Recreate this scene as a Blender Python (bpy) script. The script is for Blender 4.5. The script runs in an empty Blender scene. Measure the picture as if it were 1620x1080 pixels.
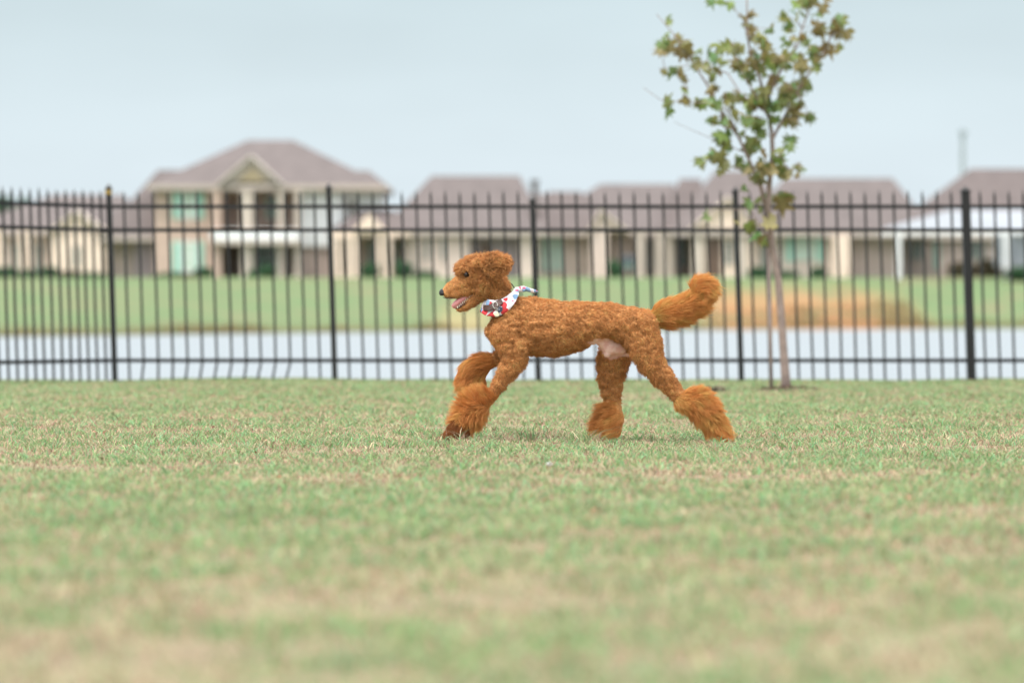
import bpy, math, random
import numpy as np
from mathutils import Vector, Matrix

# ------------------------------------------------------------------ camera, world, sun, exposure
F = 6075.0          # focal length in photograph pixels (135 mm on a 36 mm sensor, 1620 px wide)
H = 0.547           # camera height
HY = 492.0          # horizon row in the photograph
scene = bpy.context.scene
cam_data = bpy.data.cameras.new('camera')
cam = bpy.data.objects.new('camera', cam_data)
scene.collection.objects.link(cam)
scene.camera = cam
cam.location = (0, 0, H)
cam.rotation_euler = (math.radians(90), 0, 0)
cam_data.sensor_width = 36
cam_data.lens = 135
cam_data.shift_y = (HY - 540) / 1620
cam_data.clip_start = 0.1
cam_data.clip_end = 6000
cam_data.dof.use_dof = True
cam_data.dof.focus_distance = 16.12
cam_data.dof.aperture_fstop = 2.65
cam_data.dof.aperture_blades = 0

scene.view_settings.view_transform = 'Standard'
scene.view_settings.look = 'None'
scene.view_settings.exposure = 0.0
scene.view_settings.gamma = 1.0
scene.cycles.use_denoising = True
scene.cycles.max_bounces = 8
scene.cycles.transparent_max_bounces = 8
scene.cycles.use_adaptive_sampling = True
scene.cycles.adaptive_threshold = 0.005

SUN_EL, SUN_AZ = math.radians(62), math.radians(150)
world = bpy.data.worlds.new('World')
scene.world = world
world.use_nodes = True
wt = world.node_tree
wt.nodes.clear()
w_out = wt.nodes.new('ShaderNodeOutputWorld')
w_bg = wt.nodes.new('ShaderNodeBackground')
w_sky = wt.nodes.new('ShaderNodeTexSky')
w_sky.sky_type = 'NISHITA'
w_sky.sun_disc = False
w_sky.sun_elevation = SUN_EL
w_sky.sun_rotation = SUN_AZ
w_sky.dust_density = 3.0
w_scale = wt.nodes.new('ShaderNodeVectorMath'); w_scale.operation = 'SCALE'
w_scale.inputs['Scale'].default_value = 0.10
w_tc = wt.nodes.new('ShaderNodeTexCoord')
w_sep = wt.nodes.new('ShaderNodeSeparateXYZ')
w_ramp = wt.nodes.new('ShaderNodeValToRGB')          # overcast veil: paler at the skyline, brighter overhead
cr = w_ramp.color_ramp
cr.elements[0].position = 0.0; cr.elements[0].color = (0.392, 0.442, 0.470, 1)
cr.elements[1].position = 1.0; cr.elements[1].color = (1.45, 1.46, 1.45, 1)
e = cr.elements.new(0.035); e.color = (0.376, 0.430, 0.460, 1)
e = cr.elements.new(0.085); e.color = (0.318, 0.380, 0.402, 1)
e = cr.elements.new(0.17); e.color = (0.46, 0.52, 0.55, 1)
e = cr.elements.new(0.40); e.color = (1.0, 1.05, 1.06, 1)
w_x2 = wt.nodes.new('ShaderNodeVectorMath'); w_x2.operation = 'SCALE'; w_x2.inputs['Scale'].default_value = 2.2
w_noise = wt.nodes.new('ShaderNodeTexNoise'); w_noise.inputs['Scale'].default_value = 9.0
w_noise.inputs['Detail'].default_value = 3.0
w_map = wt.nodes.new('ShaderNodeMapping'); w_map.inputs['Scale'].default_value = (1, 1, 3.5)
w_mr = wt.nodes.new('ShaderNodeMapRange')
w_mr.inputs['From Min'].default_value = 0.3; w_mr.inputs['From Max'].default_value = 0.7
w_mr.inputs['To Min'].default_value = 0.955; w_mr.inputs['To Max'].default_value = 1.045
w_cl = wt.nodes.new('ShaderNodeVectorMath'); w_cl.operation = 'SCALE'
w_mix = wt.nodes.new('ShaderNodeMixRGB'); w_mix.inputs['Fac'].default_value = 0.86
L = wt.links.new
L(w_sky.outputs[0], w_scale.inputs[0])
L(w_tc.outputs['Generated'], w_sep.inputs[0])
L(w_sep.outputs['Z'], w_ramp.inputs['Fac'])
L(w_ramp.outputs['Color'], w_x2.inputs[0])
L(w_tc.outputs['Generated'], w_map.inputs[0]); L(w_map.outputs[0], w_noise.inputs['Vector'])
L(w_noise.outputs['Fac'], w_mr.inputs['Value'])
L(w_x2.outputs[0], w_cl.inputs[0]); L(w_mr.outputs[0], w_cl.inputs['Scale'])
L(w_scale.outputs[0], w_mix.inputs['Color1'])
L(w_cl.outputs[0], w_mix.inputs['Color2'])
L(w_mix.outputs[0], w_bg.inputs['Color'])
L(w_bg.outputs[0], w_out.inputs[0])
w_bg.inputs['Strength'].default_value = 1.0

sun_d = bpy.data.lights.new('sun', 'SUN')
sun_d.energy = 3.0
sun_d.angle = math.radians(14)
sun_d.color = (1.0, 0.95, 0.88)
sun_o = bpy.data.objects.new('sun', sun_d)
scene.collection.objects.link(sun_o)
# the sun stands high, a little behind the dog and to the left
sd = Vector((-0.30, -0.36, 1.0)).normalized()
sun_o.rotation_euler = sd.to_track_quat('Z', 'Y').to_euler()
w_sky.sun_elevation = math.asin(sd.z)
w_sky.sun_rotation = math.atan2(sd.x, sd.y)
sun_o.location = (0, 0, 50)

# ------------------------------------------------------------------ helpers
def px(x, y, Y):
    """photograph pixel -> world point at distance Y"""
    return Vector(((x - 810) * Y / F, Y, H + (HY - y) * Y / F))
def pX(x, Y): return (x - 810) * Y / F
def pZ(y, Y): return H + (HY - y) * Y / F

def tag(o, label=None, cat=None, group=None, kind=None):
    if label: o['label'] = label
    if cat: o['category'] = cat
    if group: o['group'] = group
    if kind: o['kind'] = kind
    return o

def empty(name, loc):
    o = bpy.data.objects.new(name, None)
    scene.collection.objects.link(o)
    o.location = loc
    o.empty_display_size = 0.2
    return o

def link_mesh(name, me, parent=None, mat=None, smooth=False):
    if mat is not None: me.materials.append(mat)
    if smooth:
        me.polygons.foreach_set('use_smooth', np.ones(len(me.polygons), dtype=bool))
    o = bpy.data.objects.new(name, me)
    scene.collection.objects.link(o)
    if parent is not None:
        o.parent = parent
        w = parent.location.copy()
        p = parent.parent
        while p is not None:
            w += p.location; p = p.parent
        me.transform(Matrix.Translation(-w))
    return o

class MB:
    def __init__(s): s.v = []; s.f = []
    def quad(s, a, b, c, d):
        n = len(s.v); s.v += [tuple(a), tuple(b), tuple(c), tuple(d)]; s.f.append((n, n+1, n+2, n+3)); return s
    def tri(s, a, b, c):
        n = len(s.v); s.v += [tuple(a), tuple(b), tuple(c)]; s.f.append((n, n+1, n+2)); return s
    def box(s, x0, x1, y0, y1, z0, z1, shear=0.0, zb=0.0):
        n = len(s.v)
        for z in (z0, z1):
            dx = shear * (z - zb)
            for x, y in ((x0, y0), (x1, y0), (x1, y1), (x0, y1)):
                s.v.append((x + dx, y, z))
        s.f += [(n, n+3, n+2, n+1), (n+4, n+5, n+6, n+7), (n, n+1, n+5, n+4), (n+1, n+2, n+6, n+5), (n+2, n+3, n+7, n+6), (n+3, n, n+4, n+7)]
        return s
    def tube(s, pts, rads, seg=8, cap=True, ysc=1.0):
        pts = [Vector(p) for p in pts]
        n0 = len(s.v); m = len(pts)
        up = Vector((0.13, 0.9, 0.21)).normalized()
        for i, p in enumerate(pts):
            t = (pts[min(i+1, m-1)] - pts[max(i-1, 0)]).normalized()
            a = t.cross(up)
            if a.length < 1e-3: a = t.cross(Vector((1, 0, 0)))
            a.normalize(); b = t.cross(a).normalized()
            for k in range(seg):
                th = 2 * math.pi * k / seg
                s.v.append(tuple(p + (a * math.cos(th) + b * math.sin(th)) * rads[i]))
        for i in range(m-1):
            for k in range(seg):
                k2 = (k+1) % seg
                s.f.append((n0+i*seg+k, n0+i*seg+k2, n0+(i+1)*seg+k2, n0+(i+1)*seg+k))
        if cap:
            s.f.append(tuple(n0 + k for k in range(seg))[::-1])
            s.f.append(tuple(n0 + (m-1)*seg + k for k in range(seg)))
        return s
    def build(s, name, mat, parent=None, smooth=False):
        me = bpy.data.meshes.new(name)
        me.from_pydata(s.v, [], s.f); me.update()
        return link_mesh(name, me, parent, mat, smooth)

def np_mesh(name, verts, faces, mat, parent=None, smooth=False, attrs=None):
    """verts (n,3) float, faces (m,k) int with one fixed k; attrs {name: (n,) float or (n,4) colour}"""
    me = bpy.data.meshes.new(name)
    m, k = faces.shape
    me.vertices.add(len(verts)); me.vertices.foreach_set('co', verts.astype(np.float32).ravel())
    me.loops.add(m * k); me.loops.foreach_set('vertex_index', faces.astype(np.int32).ravel())
    me.polygons.add(m)
    me.polygons.foreach_set('loop_start', np.arange(0, m*k, k, dtype=np.int32))
    me.update(calc_edges=True)
    for an, av in (attrs or {}).items():
        if av.ndim == 1:
            a = me.attributes.new(an, 'FLOAT', 'POINT'); a.data.foreach_set('value', av.astype(np.float32))
        else:
            a = me.attributes.new(an, 'FLOAT_COLOR', 'POINT'); a.data.foreach_set('color', av.astype(np.float32).ravel())
    return link_mesh(name, me, parent, mat, smooth)

def new_mat(name):
    m = bpy.data.materials.new(name); m.use_nodes = True
    t = m.node_tree; t.nodes.clear()
    out = t.nodes.new('ShaderNodeOutputMaterial')
    b = t.nodes.new('ShaderNodeBsdfPrincipled')
    t.links.new(b.outputs[0], out.inputs[0])
    return m, t, b, out

def simple(name, col, rough=0.6, metal=0.0, var=0.12, scale=3.0, bump=0.0, bscale=40.0, spec=0.5):
    m, t, b, out = new_mat(name)
    n = t.nodes.new('ShaderNodeTexNoise'); n.inputs['Scale'].default_value = scale; n.inputs['Detail'].default_value = 5
    tc = t.nodes.new('ShaderNodeTexCoord'); t.links.new(tc.outputs['Object'], n.inputs['Vector'])
    mr = t.nodes.new('ShaderNodeMapRange'); mr.inputs['From Min'].default_value = 0.3; mr.inputs['From Max'].default_value = 0.7
    mr.inputs['To Min'].default_value = 1 - var; mr.inputs['To Max'].default_value = 1 + var
    t.links.new(n.outputs['Fac'], mr.inputs['Value'])
    v = t.nodes.new('ShaderNodeVectorMath'); v.operation = 'SCALE'; v.inputs[0].default_value = col[:3]
    t.links.new(mr.outputs[0], v.inputs['Scale']); t.links.new(v.outputs[0], b.inputs['Base Color'])
    b.inputs['Roughness'].default_value = rough; b.inputs['Metallic'].default_value = metal
    b.inputs['Specular IOR Level'].default_value = spec
    if bump:
        n2 = t.nodes.new('ShaderNodeTexNoise'); n2.inputs['Scale'].default_value = bscale; n2.inputs['Detail'].default_value = 4
        t.links.new(tc.outputs['Object'], n2.inputs['Vector'])
        bp = t.nodes.new('ShaderNodeBump'); bp.inputs['Strength'].default_value = bump; bp.inputs['Distance'].default_value = 0.01
        t.links.new(n2.outputs['Fac'], bp.inputs['Height']); t.links.new(bp.outputs[0], b.inputs['Normal'])
    return m

# numpy noise
def _hash(ix, iy, iz, seed=0):
    h = (ix.astype(np.int64) * 374761393 + iy.astype(np.int64) * 668265263 + iz.astype(np.int64) * 2147483647 + seed * 974634777) & 0xffffffff
    h = ((h ^ (h >> 13)) * 1274126177) & 0xffffffff
    h = ((h ^ (h >> 16)) * 2246822519) & 0xffffffff
    h = h ^ (h >> 15)
    return (h & 0xffffff) / float(0x1000000)
def vnoise(p, seed=0):
    i = np.floor(p).astype(np.int64); f = p - i; f = f * f * (3 - 2 * f)
    r = 0
    for dx in (0, 1):
        wx = f[:, 0] if dx else 1 - f[:, 0]
        for dy in (0, 1):
            wy = f[:, 1] if dy else 1 - f[:, 1]
            for dz in (0, 1):
                wz = f[:, 2] if dz else 1 - f[:, 2]
                r = r + wx * wy * wz * _hash(i[:, 0]+dx, i[:, 1]+dy, i[:, 2]+dz, seed)
    return r
def voronoi(p, seed=0):
    """nearest feature point: distance and its position"""
    i = np.floor(p).astype(np.int64)
    best = np.full(len(p), 9.0); bp = np.zeros_like(p); bid = np.zeros(len(p))
    for dx in (-1, 0, 1):
        for dy in (-1, 0, 1):
            for dz in (-1, 0, 1):
                c = i + np.array([dx, dy, dz])
                q = c + np.stack([_hash(c[:, 0], c[:, 1], c[:, 2], seed + k) for k in (1, 2, 3)], 1)
                d = np.linalg.norm(p - q, axis=1)
                m = d < best
                best = np.where(m, d, best); bp[m] = q[m]
                bid = np.where(m, _hash(c[:, 0], c[:, 1], c[:, 2], seed + 9), bid)
    return best, bp, bid

# ------------------------------------------------------------------ terrain
WATER_Z = -0.45
FAR_Z = 2.69
def shore(x):
    return np.interp(x, [-120, -60, -19.7, -3.4, 24.3, 90], [90, 112, 148, 186, 214, 225])
def ground_z(x, y):
    x = np.asarray(x, float); y = np.asarray(y, float)
    p = np.stack([x * 1.3, y * 1.3, 0 * x], -1).reshape(-1, 3)
    near = (vnoise(p, 3).reshape(x.shape) - 0.5) * 0.03 + (vnoise(p * 4.1, 4).reshape(x.shape) - 0.5) * 0.012
    edge = 30.25
    down = -(y - edge) * 0.42
    s = shore(x)
    up = WATER_Z + (y - s) * ((FAR_Z - WATER_Z) / (244 - s))
    up = np.minimum(up, FAR_Z)
    bed = -1.6
    z = np.where(y < edge, near, np.maximum(np.maximum(down, bed), np.maximum(up, bed)))
    return np.where((y >= edge) & (down > -0.02), near + down, z)

def make_ground():
    ys = np.concatenate([[-3000, -400, -60, -10], np.arange(-4, 30.01, 0.25), [30.25, 30.4, 30.7, 31, 31.5, 32, 33, 34.2, 36, 45, 60],
                         np.arange(80, 250, 2.0), [252, 260, 300, 400, 700, 1200, 2200, 4500]])
    xs = np.concatenate([[-3000, -900, -300, -150], np.arange(-100, -8, 4), np.arange(-8, 8.01, 0.25), np.arange(12, 101, 4), [150, 300, 900, 3000]])
    X, Y = np.meshgrid(xs, ys)
    Z = ground_z(X, Y)
    v = np.stack([X, Y, Z], -1).reshape(-1, 3)
    ny, nx = X.shape
    i = (np.arange(ny-1)[:, None] * nx + np.arange(nx-1)[None]).ravel()
    f = np.stack([i, i+1, i+nx+1, i+nx], 1)
    m, t, b, out = new_mat('ground')
    N = t.nodes.new
    geo = N('ShaderNodeNewGeometry')
    sep = N('ShaderNodeSeparateXYZ'); t.links.new(geo.outputs['Position'], sep.inputs[0])
    def noise(scale, detail=4, vec=None, mapscale=(1, 1, 1)):
        mp = N('ShaderNodeMapping'); mp.inputs['Scale'].default_value = mapscale
        t.links.new(geo.outputs['Position'], mp.inputs[0])
        n = N('ShaderNodeTexNoise'); n.inputs['Scale'].default_value = scale; n.inputs['Detail'].default_value = detail
        t.links.new(mp.outputs[0], n.inputs['Vector']); return n.outputs['Fac']
    def ramp(fac, stops):
        r = N('ShaderNodeValToRGB'); t.links.new(fac, r.inputs[0])
        c = r.color_ramp
        c.elements[0].position = stops[0][0]; c.elements[0].color = (*stops[0][1], 1)
        c.elements[1].position = stops[-1][0]; c.elements[1].color = (*stops[-1][1], 1)
        for p, col in stops[1:-1]:
            e = c.elements.new(p); e.color = (*col, 1)
        return r.outputs[0]
    def mix(fac, a, bb):
        q = N('ShaderNodeMixRGB')
        if isinstance(fac, float): q.inputs[0].default_value = fac
        else: t.links.new(fac, q.inputs[0])
        for s, k in ((a, 1), (bb, 2)):
            if isinstance(s, tuple): q.inputs[k].default_value = (*s, 1)
            else: t.links.new(s, q.inputs[k])
        return q.outputs[0]
    def mr(v, a, b2, c=0.0, d=1.0):
        q = N('ShaderNodeMapRange'); t.links.new(v, q.inputs['Value'])
        q.inputs['From Min'].default_value = a; q.inputs['From Max'].default_value = b2
        q.inputs['To Min'].default_value = c; q.inputs['To Max'].default_value = d
        return q.outputs[0]
    def mul(a, b2):
        q = N('ShaderNodeMath'); q.operation = 'MULTIPLY'; t.links.new(a, q.inputs[0]); t.links.new(b2, q.inputs[1]); return q.outputs[0]
    # lawn soil and thatch
    near = ramp(noise(2.2, 6), [(0.35, (0.175, 0.215, 0.105)), (0.5, (0.230, 0.205, 0.120)), (0.65, (0.175, 0.150, 0.095))])
    near = mix(mr(noise(45, 5), 0.4, 0.6), near, (0.26, 0.20, 0.14))
    # far bank
    far = ramp(noise(0.22, 6), [(0.38, (0.115, 0.165, 0.080)), (0.5, (0.100, 0.180, 0.080)), (0.62, (0.155, 0.165, 0.090))])
    far = mix(mr(noise(1.2, 4), 0.35, 0.7, 0.0, 0.35), far, (0.24, 0.20, 0.11))
    # drier towards the water
    zf = mul(mr(sep.outputs['Z'], 0.15, -0.40), mr(noise(0.25, 4), 0.3, 0.6, 0.25, 0.9))
    far = mix(zf, far, (0.135, 0.135, 0.070))
    # brown bare slope on the right
    bx = mul(mr(sep.outputs['X'], 9.4, 12.0), mr(sep.outputs['X'], 24.6, 20.6))
    bz = mul(mr(sep.outputs['Z'], 2.5, 0.7), mr(noise(0.45, 5, None, (1, .35, 1)), 0.32, 0.52, 0.35, 1.0))
    brown = ramp(noise(0.5, 5), [(0.3, (0.36, 0.175, 0.085)), (0.5, (0.34, 0.175, 0.085)), (0.7, (0.27, 0.16, 0.075))])
    far = mix(mul(bx, bz), far, brown)
    bx2 = mul(mr(sep.outputs['X'], -4.2, -3.2), mr(sep.outputs['X'], -0.6, -1.8))
    bz2 = mr(sep.outputs['Z'], 1.4, 0.2, 0.0, 0.6)
    far = mix(mul(bx2, bz2), far, (0.34, 0.26, 0.13))
    isfar = mr(sep.outputs['Y'], 60, 61)
    t.links.new(mix(isfar, near, far), b.inputs['Base Color'])
    b.inputs['Roughness'].default_value = 0.95
    b.inputs['Specular IOR Level'].default_value = 0.1
    bp = N('ShaderNodeBump'); bp.inputs['Strength'].default_value = 0.6; bp.inputs['Distance'].default_value = 0.02
    t.links.new(noise(60, 5), bp.inputs['Height']); t.links.new(bp.outputs[0], b.inputs['Normal'])
    o = np_mesh('ground', v, f, m, smooth=True)
    tag(o, kind='structure')
make_ground()

def make_water():
    m, t, b, out = new_mat('pond_water')
    b.inputs['Base Color'].default_value = (0.18, 0.205, 0.225, 1)
    b.inputs['Roughness'].default_value = 0.33
    b.inputs['IOR'].default_value = 1.33
    geo = t.nodes.new('ShaderNodeNewGeometry')
    mp = t.nodes.new('ShaderNodeMapping'); mp.inputs['Scale'].default_value = (0.7, 2.0, 1)
    n = t.nodes.new('ShaderNodeTexNoise'); n.inputs['Scale'].default_value = 1.6; n.inputs['Detail'].default_value = 5
    bp = t.nodes.new('ShaderNodeBump'); bp.inputs['Strength'].default_value = 0.7; bp.inputs['Distance'].default_value = 0.12
    t.links.new(geo.outputs['Position'], mp.inputs[0]); t.links.new(mp.outputs[0], n.inputs['Vector'])
    t.links.new(n.outputs['Fac'], bp.inputs['Height']); t.links.new(bp.outputs[0], b.inputs['Normal'])
    xs = np.linspace(-160, 160, 33)
    v = []; f = []
    for x in xs:
        v += [(x, 31.1, WATER_Z), (x, float(shore(x)) + 1.5, WATER_Z)]
    for i in range(len(xs)-1): f.append((2*i, 2*i+2, 2*i+3, 2*i+1))
    me = bpy.data.meshes.new('pond_water'); me.from_pydata(v, [], f)
    o = link_mesh('pond_water', me, None, m); tag(o, kind='structure')
make_water()

# ------------------------------------------------------------------ lawn grass (uncountable)
def make_grass():
    rng = np.random.default_rng(5)
    n_try = 1150000
    y = 4.2 + (30.5 - 4.2) * rng.random(n_try) ** 0.80
    xw = 0.155 * y + 1.3
    x = (rng.random(n_try) * 2 - 1) * xw
    p = np.stack([x, y, 0*x], 1)
    a = vnoise(p * np.array([1.3, 1.0, 1]) + 7, 21); b_ = vnoise(p * 3.7, 22); c = vnoise(p * 13, 23)
    # greenness: large patches broken by small tufts
    g = 0.16 * a + 0.34 * b_ + 0.50 * c
    rowy = vnoise(np.stack([x * 0.13, y * 0.55, 0*x], 1), 27)
    g = g * 0.84 + rowy * 0.16 + np.where(y > 28.4, 0.22 * np.clip((y - 28.4) / 1.2, 0, 1), 0)
    tuft = vnoise(p * 22, 24)
    keep = rng.random(n_try) < (0.25 + 0.75 * np.clip((g - 0.30) * 3.0 + (tuft - 0.4), 0, 1))
    x = x[keep]; y = y[keep]; g = g[keep]; tuft = tuft[keep]; n = len(x)
    z = ground_z(x, y)
    hgt = (0.008 + 0.015 * rng.random(n) ** 1.5) * (0.35 + 1.5 * tuft) * (0.75 + 0.6 * np.clip((g - .35) * 3, 0, 1))
    for (fx, fy) in ((-.272, 16.09), (.035, 16.28), (.31, 16.09), (.335, 16.09), (.0, 16.28), (-.25, 16.09)):   # a little longer where the paws press in
        hgt = np.where(np.hypot(x - fx, (y - fy) * .7) < .09, hgt * 1.45 + .004, hgt)
    hgt = np.where(y > 29.0, np.minimum(hgt * 1.25, .018), hgt)
    ang = rng.random(n) * 2 * math.pi
    lean = 0.5 + 1.6 * rng.random(n)
    la = rng.random(n) * 2 * math.pi
    dx, dy = np.cos(la) * lean * hgt, np.sin(la) * lean * hgt
    w = (0.0012 + 0.0012 * rng.random(n)) * (1 + 0.035 * np.clip(y - 10, 0, 20))
    wx, wy = np.cos(ang) * w, np.sin(ang) * w
    P0 = np.stack([x - wx, y - wy, z - 0.004], 1); P1 = np.stack([x + wx, y + wy, z - 0.004], 1)
    m1 = np.stack([x + dx * 0.35 - wx * 0.8, y + dy * 0.35 - wy * 0.8, z + hgt * 0.62], 1)
    m2 = np.stack([x + dx * 0.35 + wx * 0.8, y + dy * 0.35 + wy * 0.8, z + hgt * 0.62], 1)
    tp = np.stack([x + dx, y + dy, z + hgt * 0.95], 1)
    v = np.stack([P0, P1, m2, m1, tp], 1).reshape(-1, 3)
    b0 = np.arange(n) * 5
    f = np.concatenate([np.stack([b0, b0+1, b0+2], 1), np.stack([b0, b0+2, b0+3], 1), np.stack([b0+3, b0+2, b0+4], 1)])
    # species colour of each blade: live green, straw, brown
    green = np.array([0.175, 0.290, 0.115]); green2 = np.array([0.25, 0.335, 0.145]); mint = np.array([0.175, 0.350, 0.175])
    straw = np.array([0.455, 0.385, 0.245]); brown = np.array([0.275, 0.185, 0.130]); pink = np.array([0.44, 0.275, 0.205])
    spot = vnoise(p[keep] * 8.5, 29)
    dry = np.clip((spot - .5) * 3, 0, 1)
    r = rng.random(n); r2 = rng.random(n)
    gr = np.clip((g - 0.375) * 5.0 + (tuft - .5) * .5, 0.0, 1) * 0.60 + 0.13
    isg = r < gr
    col = np.where(isg[:, None], np.where((r2 < .45)[:, None], green, np.where((r2 < .72)[:, None], green2, mint)),
                   np.where((r2 < .56 - .35 * dry)[:, None], straw, np.where((r2 < .82 - .06 * dry)[:, None], brown, pink)))
    col = col * (0.74 + 0.62 * rng.random(n))[:, None] * (.84 + .32 * spot)[:, None]
    colv = np.repeat(np.concatenate([col, np.ones((n, 1))], 1), 5, axis=0)
    m, t, b, out = new_mat('grass_blade')
    at = t.nodes.new('ShaderNodeAttribute'); at.attribute_name = 'blade'
    t.links.new(at.outputs['Color'], b.inputs['Base Color'])
    b.inputs['Roughness'].default_value = 0.6
    b.inputs['Specular IOR Level'].default_value = 0.25
    tr = t.nodes.new('ShaderNodeBsdfTranslucent'); t.links.new(at.outputs['Color'], tr.inputs['Color'])
    mx = t.nodes.new('ShaderNodeMixShader'); mx.inputs[0].default_value = 0.3
    t.links.new(b.outputs[0], mx.inputs[1]); t.links.new(tr.outputs[0], mx.inputs[2]); t.links.new(mx.outputs[0], out.inputs[0])
    o = np_mesh('lawn_grass', v, f, m, attrs={'blade': colv})
    tag(o, 'short mown lawn of green and straw coloured blades in front of the fence', 'grass', kind='stuff')
make_grass()

def make_litter():
    rng = np.random.default_rng(31); n = 1500
    y = 5 + 24 * rng.random(n) ** .8; x = (rng.random(n) * 2 - 1) * (0.155 * y + .5)
    z = ground_z(x, y) + 0.010 + 0.008 * rng.random(n)
    P = np.stack([x, y, z], 1)
    d = rng.normal(size=(n, 3)) * np.array([1, 1, .35]); d /= np.linalg.norm(d, axis=1)[:, None]
    e_ = np.cross(d, rng.normal(size=(n, 3)) * np.array([.4, .4, 1])); e_ /= np.linalg.norm(e_, axis=1)[:, None]
    s = (0.004 + 0.009 * rng.random(n) ** 2)[:, None]
    up = np.array([0, 0, 1.0]) * s * .35
    v = np.stack([P - d * s, P - e_ * s * .5 + up, P + d * s, P + e_ * s * .5 + up], 1).reshape(-1, 3)
    m, t, b, out = new_mat('dead_leaf')
    g = t.nodes.new('ShaderNodeNewGeometry'); r = t.nodes.new('ShaderNodeValToRGB'); t.links.new(g.outputs['Random Per Island'], r.inputs[0])
    r.color_ramp.elements[0].color = (0.10, 0.055, 0.035, 1); r.color_ramp.elements[1].color = (0.52, 0.40, 0.27, 1)
    e = r.color_ramp.elements.new(.5); e.color = (0.38, 0.17, 0.10, 1)
    t.links.new(r.outputs[0], b.inputs['Base Color']); b.inputs['Roughness'].default_value = .7
    o = np_mesh('fallen_leaves', v, np.arange(4*n).reshape(n, 4), m)
    tag(o, 'tiny scattered dead leaf bits lying over the whole lawn', 'leaf litter', kind='stuff')
make_litter()
# ------------------------------------------------------------------ houses across the pond
M = {}
M['roof'] = simple('roof_shingle', (0.128, 0.106, 0.103), 0.9, var=0.14, scale=1.2, bump=0.4, bscale=8)
M['roof_dark'] = simple('roof_shingle_brown', (0.120, 0.097, 0.094), 0.9, var=0.14, scale=1.0, bump=0.4, bscale=8)
M['tan'] = simple('tan_brick', (0.54, 0.40, 0.33), 0.9, var=0.10, scale=2.0, bump=0.3, bscale=20)
M['cream'] = simple('cream_stucco', (0.80, 0.64, 0.53), 0.9, var=0.06, scale=1.0, bump=0.2, bscale=20)
M['beige'] = simple('beige_brick', (0.66, 0.54, 0.475), 0.9, var=0.09, scale=2.0, bump=0.3, bscale=20)
M['pinkish'] = simple('rose_brick', (0.48, 0.38, 0.345), 0.9, var=0.10, scale=2.0, bump=0.3, bscale=20)
M['mauve'] = simple('mauve_siding', (0.32, 0.265, 0.27), 0.9, var=0.08, scale=1.0)
M['white'] = simple('white_siding', (0.82, 0.82, 0.84), 0.7, var=0.04, scale=1.0)
M['trim'] = simple('pale_trim', (0.57, 0.485, 0.42), 0.7, var=0.05)
M['trimd'] = simple('taupe_trim', (0.46, 0.39, 0.35), 0.7, var=0.05)
M['teal'] = simple('pale_green_shutter', (0.36, 0.62, 0.52), 0.7, var=0.05)
M['tealp'] = simple('pale_window_blind', (0.52, 0.62, 0.53), 0.35, var=0.05)
M['glass'] = simple('dark_window_glass', (0.15, 0.215, 0.20), 0.3, var=0.2)
M['glassg'] = simple('grey_window_glass', (0.16, 0.19, 0.18), 0.2, var=0.2)
M['door'] = simple('brown_door', (0.13, 0.080, 0.058), 0.5, var=0.1)
M['shade'] = simple('porch_wall_shaded', (0.33, 0.26, 0.225), 0.9, var=0.1)  # shade of the recesses is painted into this darker wall colour
M['canvas'] = simple('white_canvas', (0.29, 0.31, 0.34), 0.8, var=0.03)
M['pave'] = simple('porch_slab', (0.30, 0.26, 0.22), 0.9, var=0.1)

def wall(h, x0, x1, yt, yb, Y, mat, depth=9.0, name='wall'):
    b = MB().box(pX(x0, Y), pX(x1, Y), Y, Y + depth, pZ(yb, Y) - 0.4, pZ(yt, Y))
    return b.build(name, mat, h)

def hip(h, x0, x1, r0, r1, ye, yr, Y, mat=None, depth=12.0, over=0.5, th=0.28, name='roof', y0=None):
    """hip roof in photograph columns: eaves x0..x1 at row ye, ridge r0..r1 at row yr"""
    ya = Y - over if y0 is None else y0
    yb = Y + depth
    ym = (ya + yb) / 2
    k = ym / Y                      # ridge stands deeper, so its true width and height are larger
    X0, X1 = pX(x0, Y), pX(x1, Y)
    R0, R1 = pX(r0, Y) * k, pX(r1, Y) * k
    ze = pZ(ye, Y); zr = H + (HY - yr) * ym / F
    a, b_, c, d = (X0, ya, ze), (X1, ya, ze), (X1, yb, ze), (X0, yb, ze)
    al, bl, cl, dl = [(p[0], p[1], p[2] - th) for p in (a, b_, c, d)]
    e, f = (R0, ym, zr), (R1, ym, zr)
    q = MB()
    q.v = [a, b_, c, d, e, f, al, bl, cl, dl]
    q.f = [(0, 1, 5, 4), (1, 2, 5), (2, 3, 4, 5), (3, 0, 4), (9, 8, 7, 6), (0, 6, 7, 1), (1, 7, 8, 2), (2, 8, 9, 3), (3, 9, 6, 0)]
    o = q.build(name, mat or M['roof'], h)
    # fascia board proud of the eave
    fb = MB().box(X0 - 0.03, X1 + 0.03, ya - 0.05, ya - 0.003, ze - th - 0.03, ze + 0.02)
    fo = fb.build('fascia', M['trimd'], o)
    return o

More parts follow.
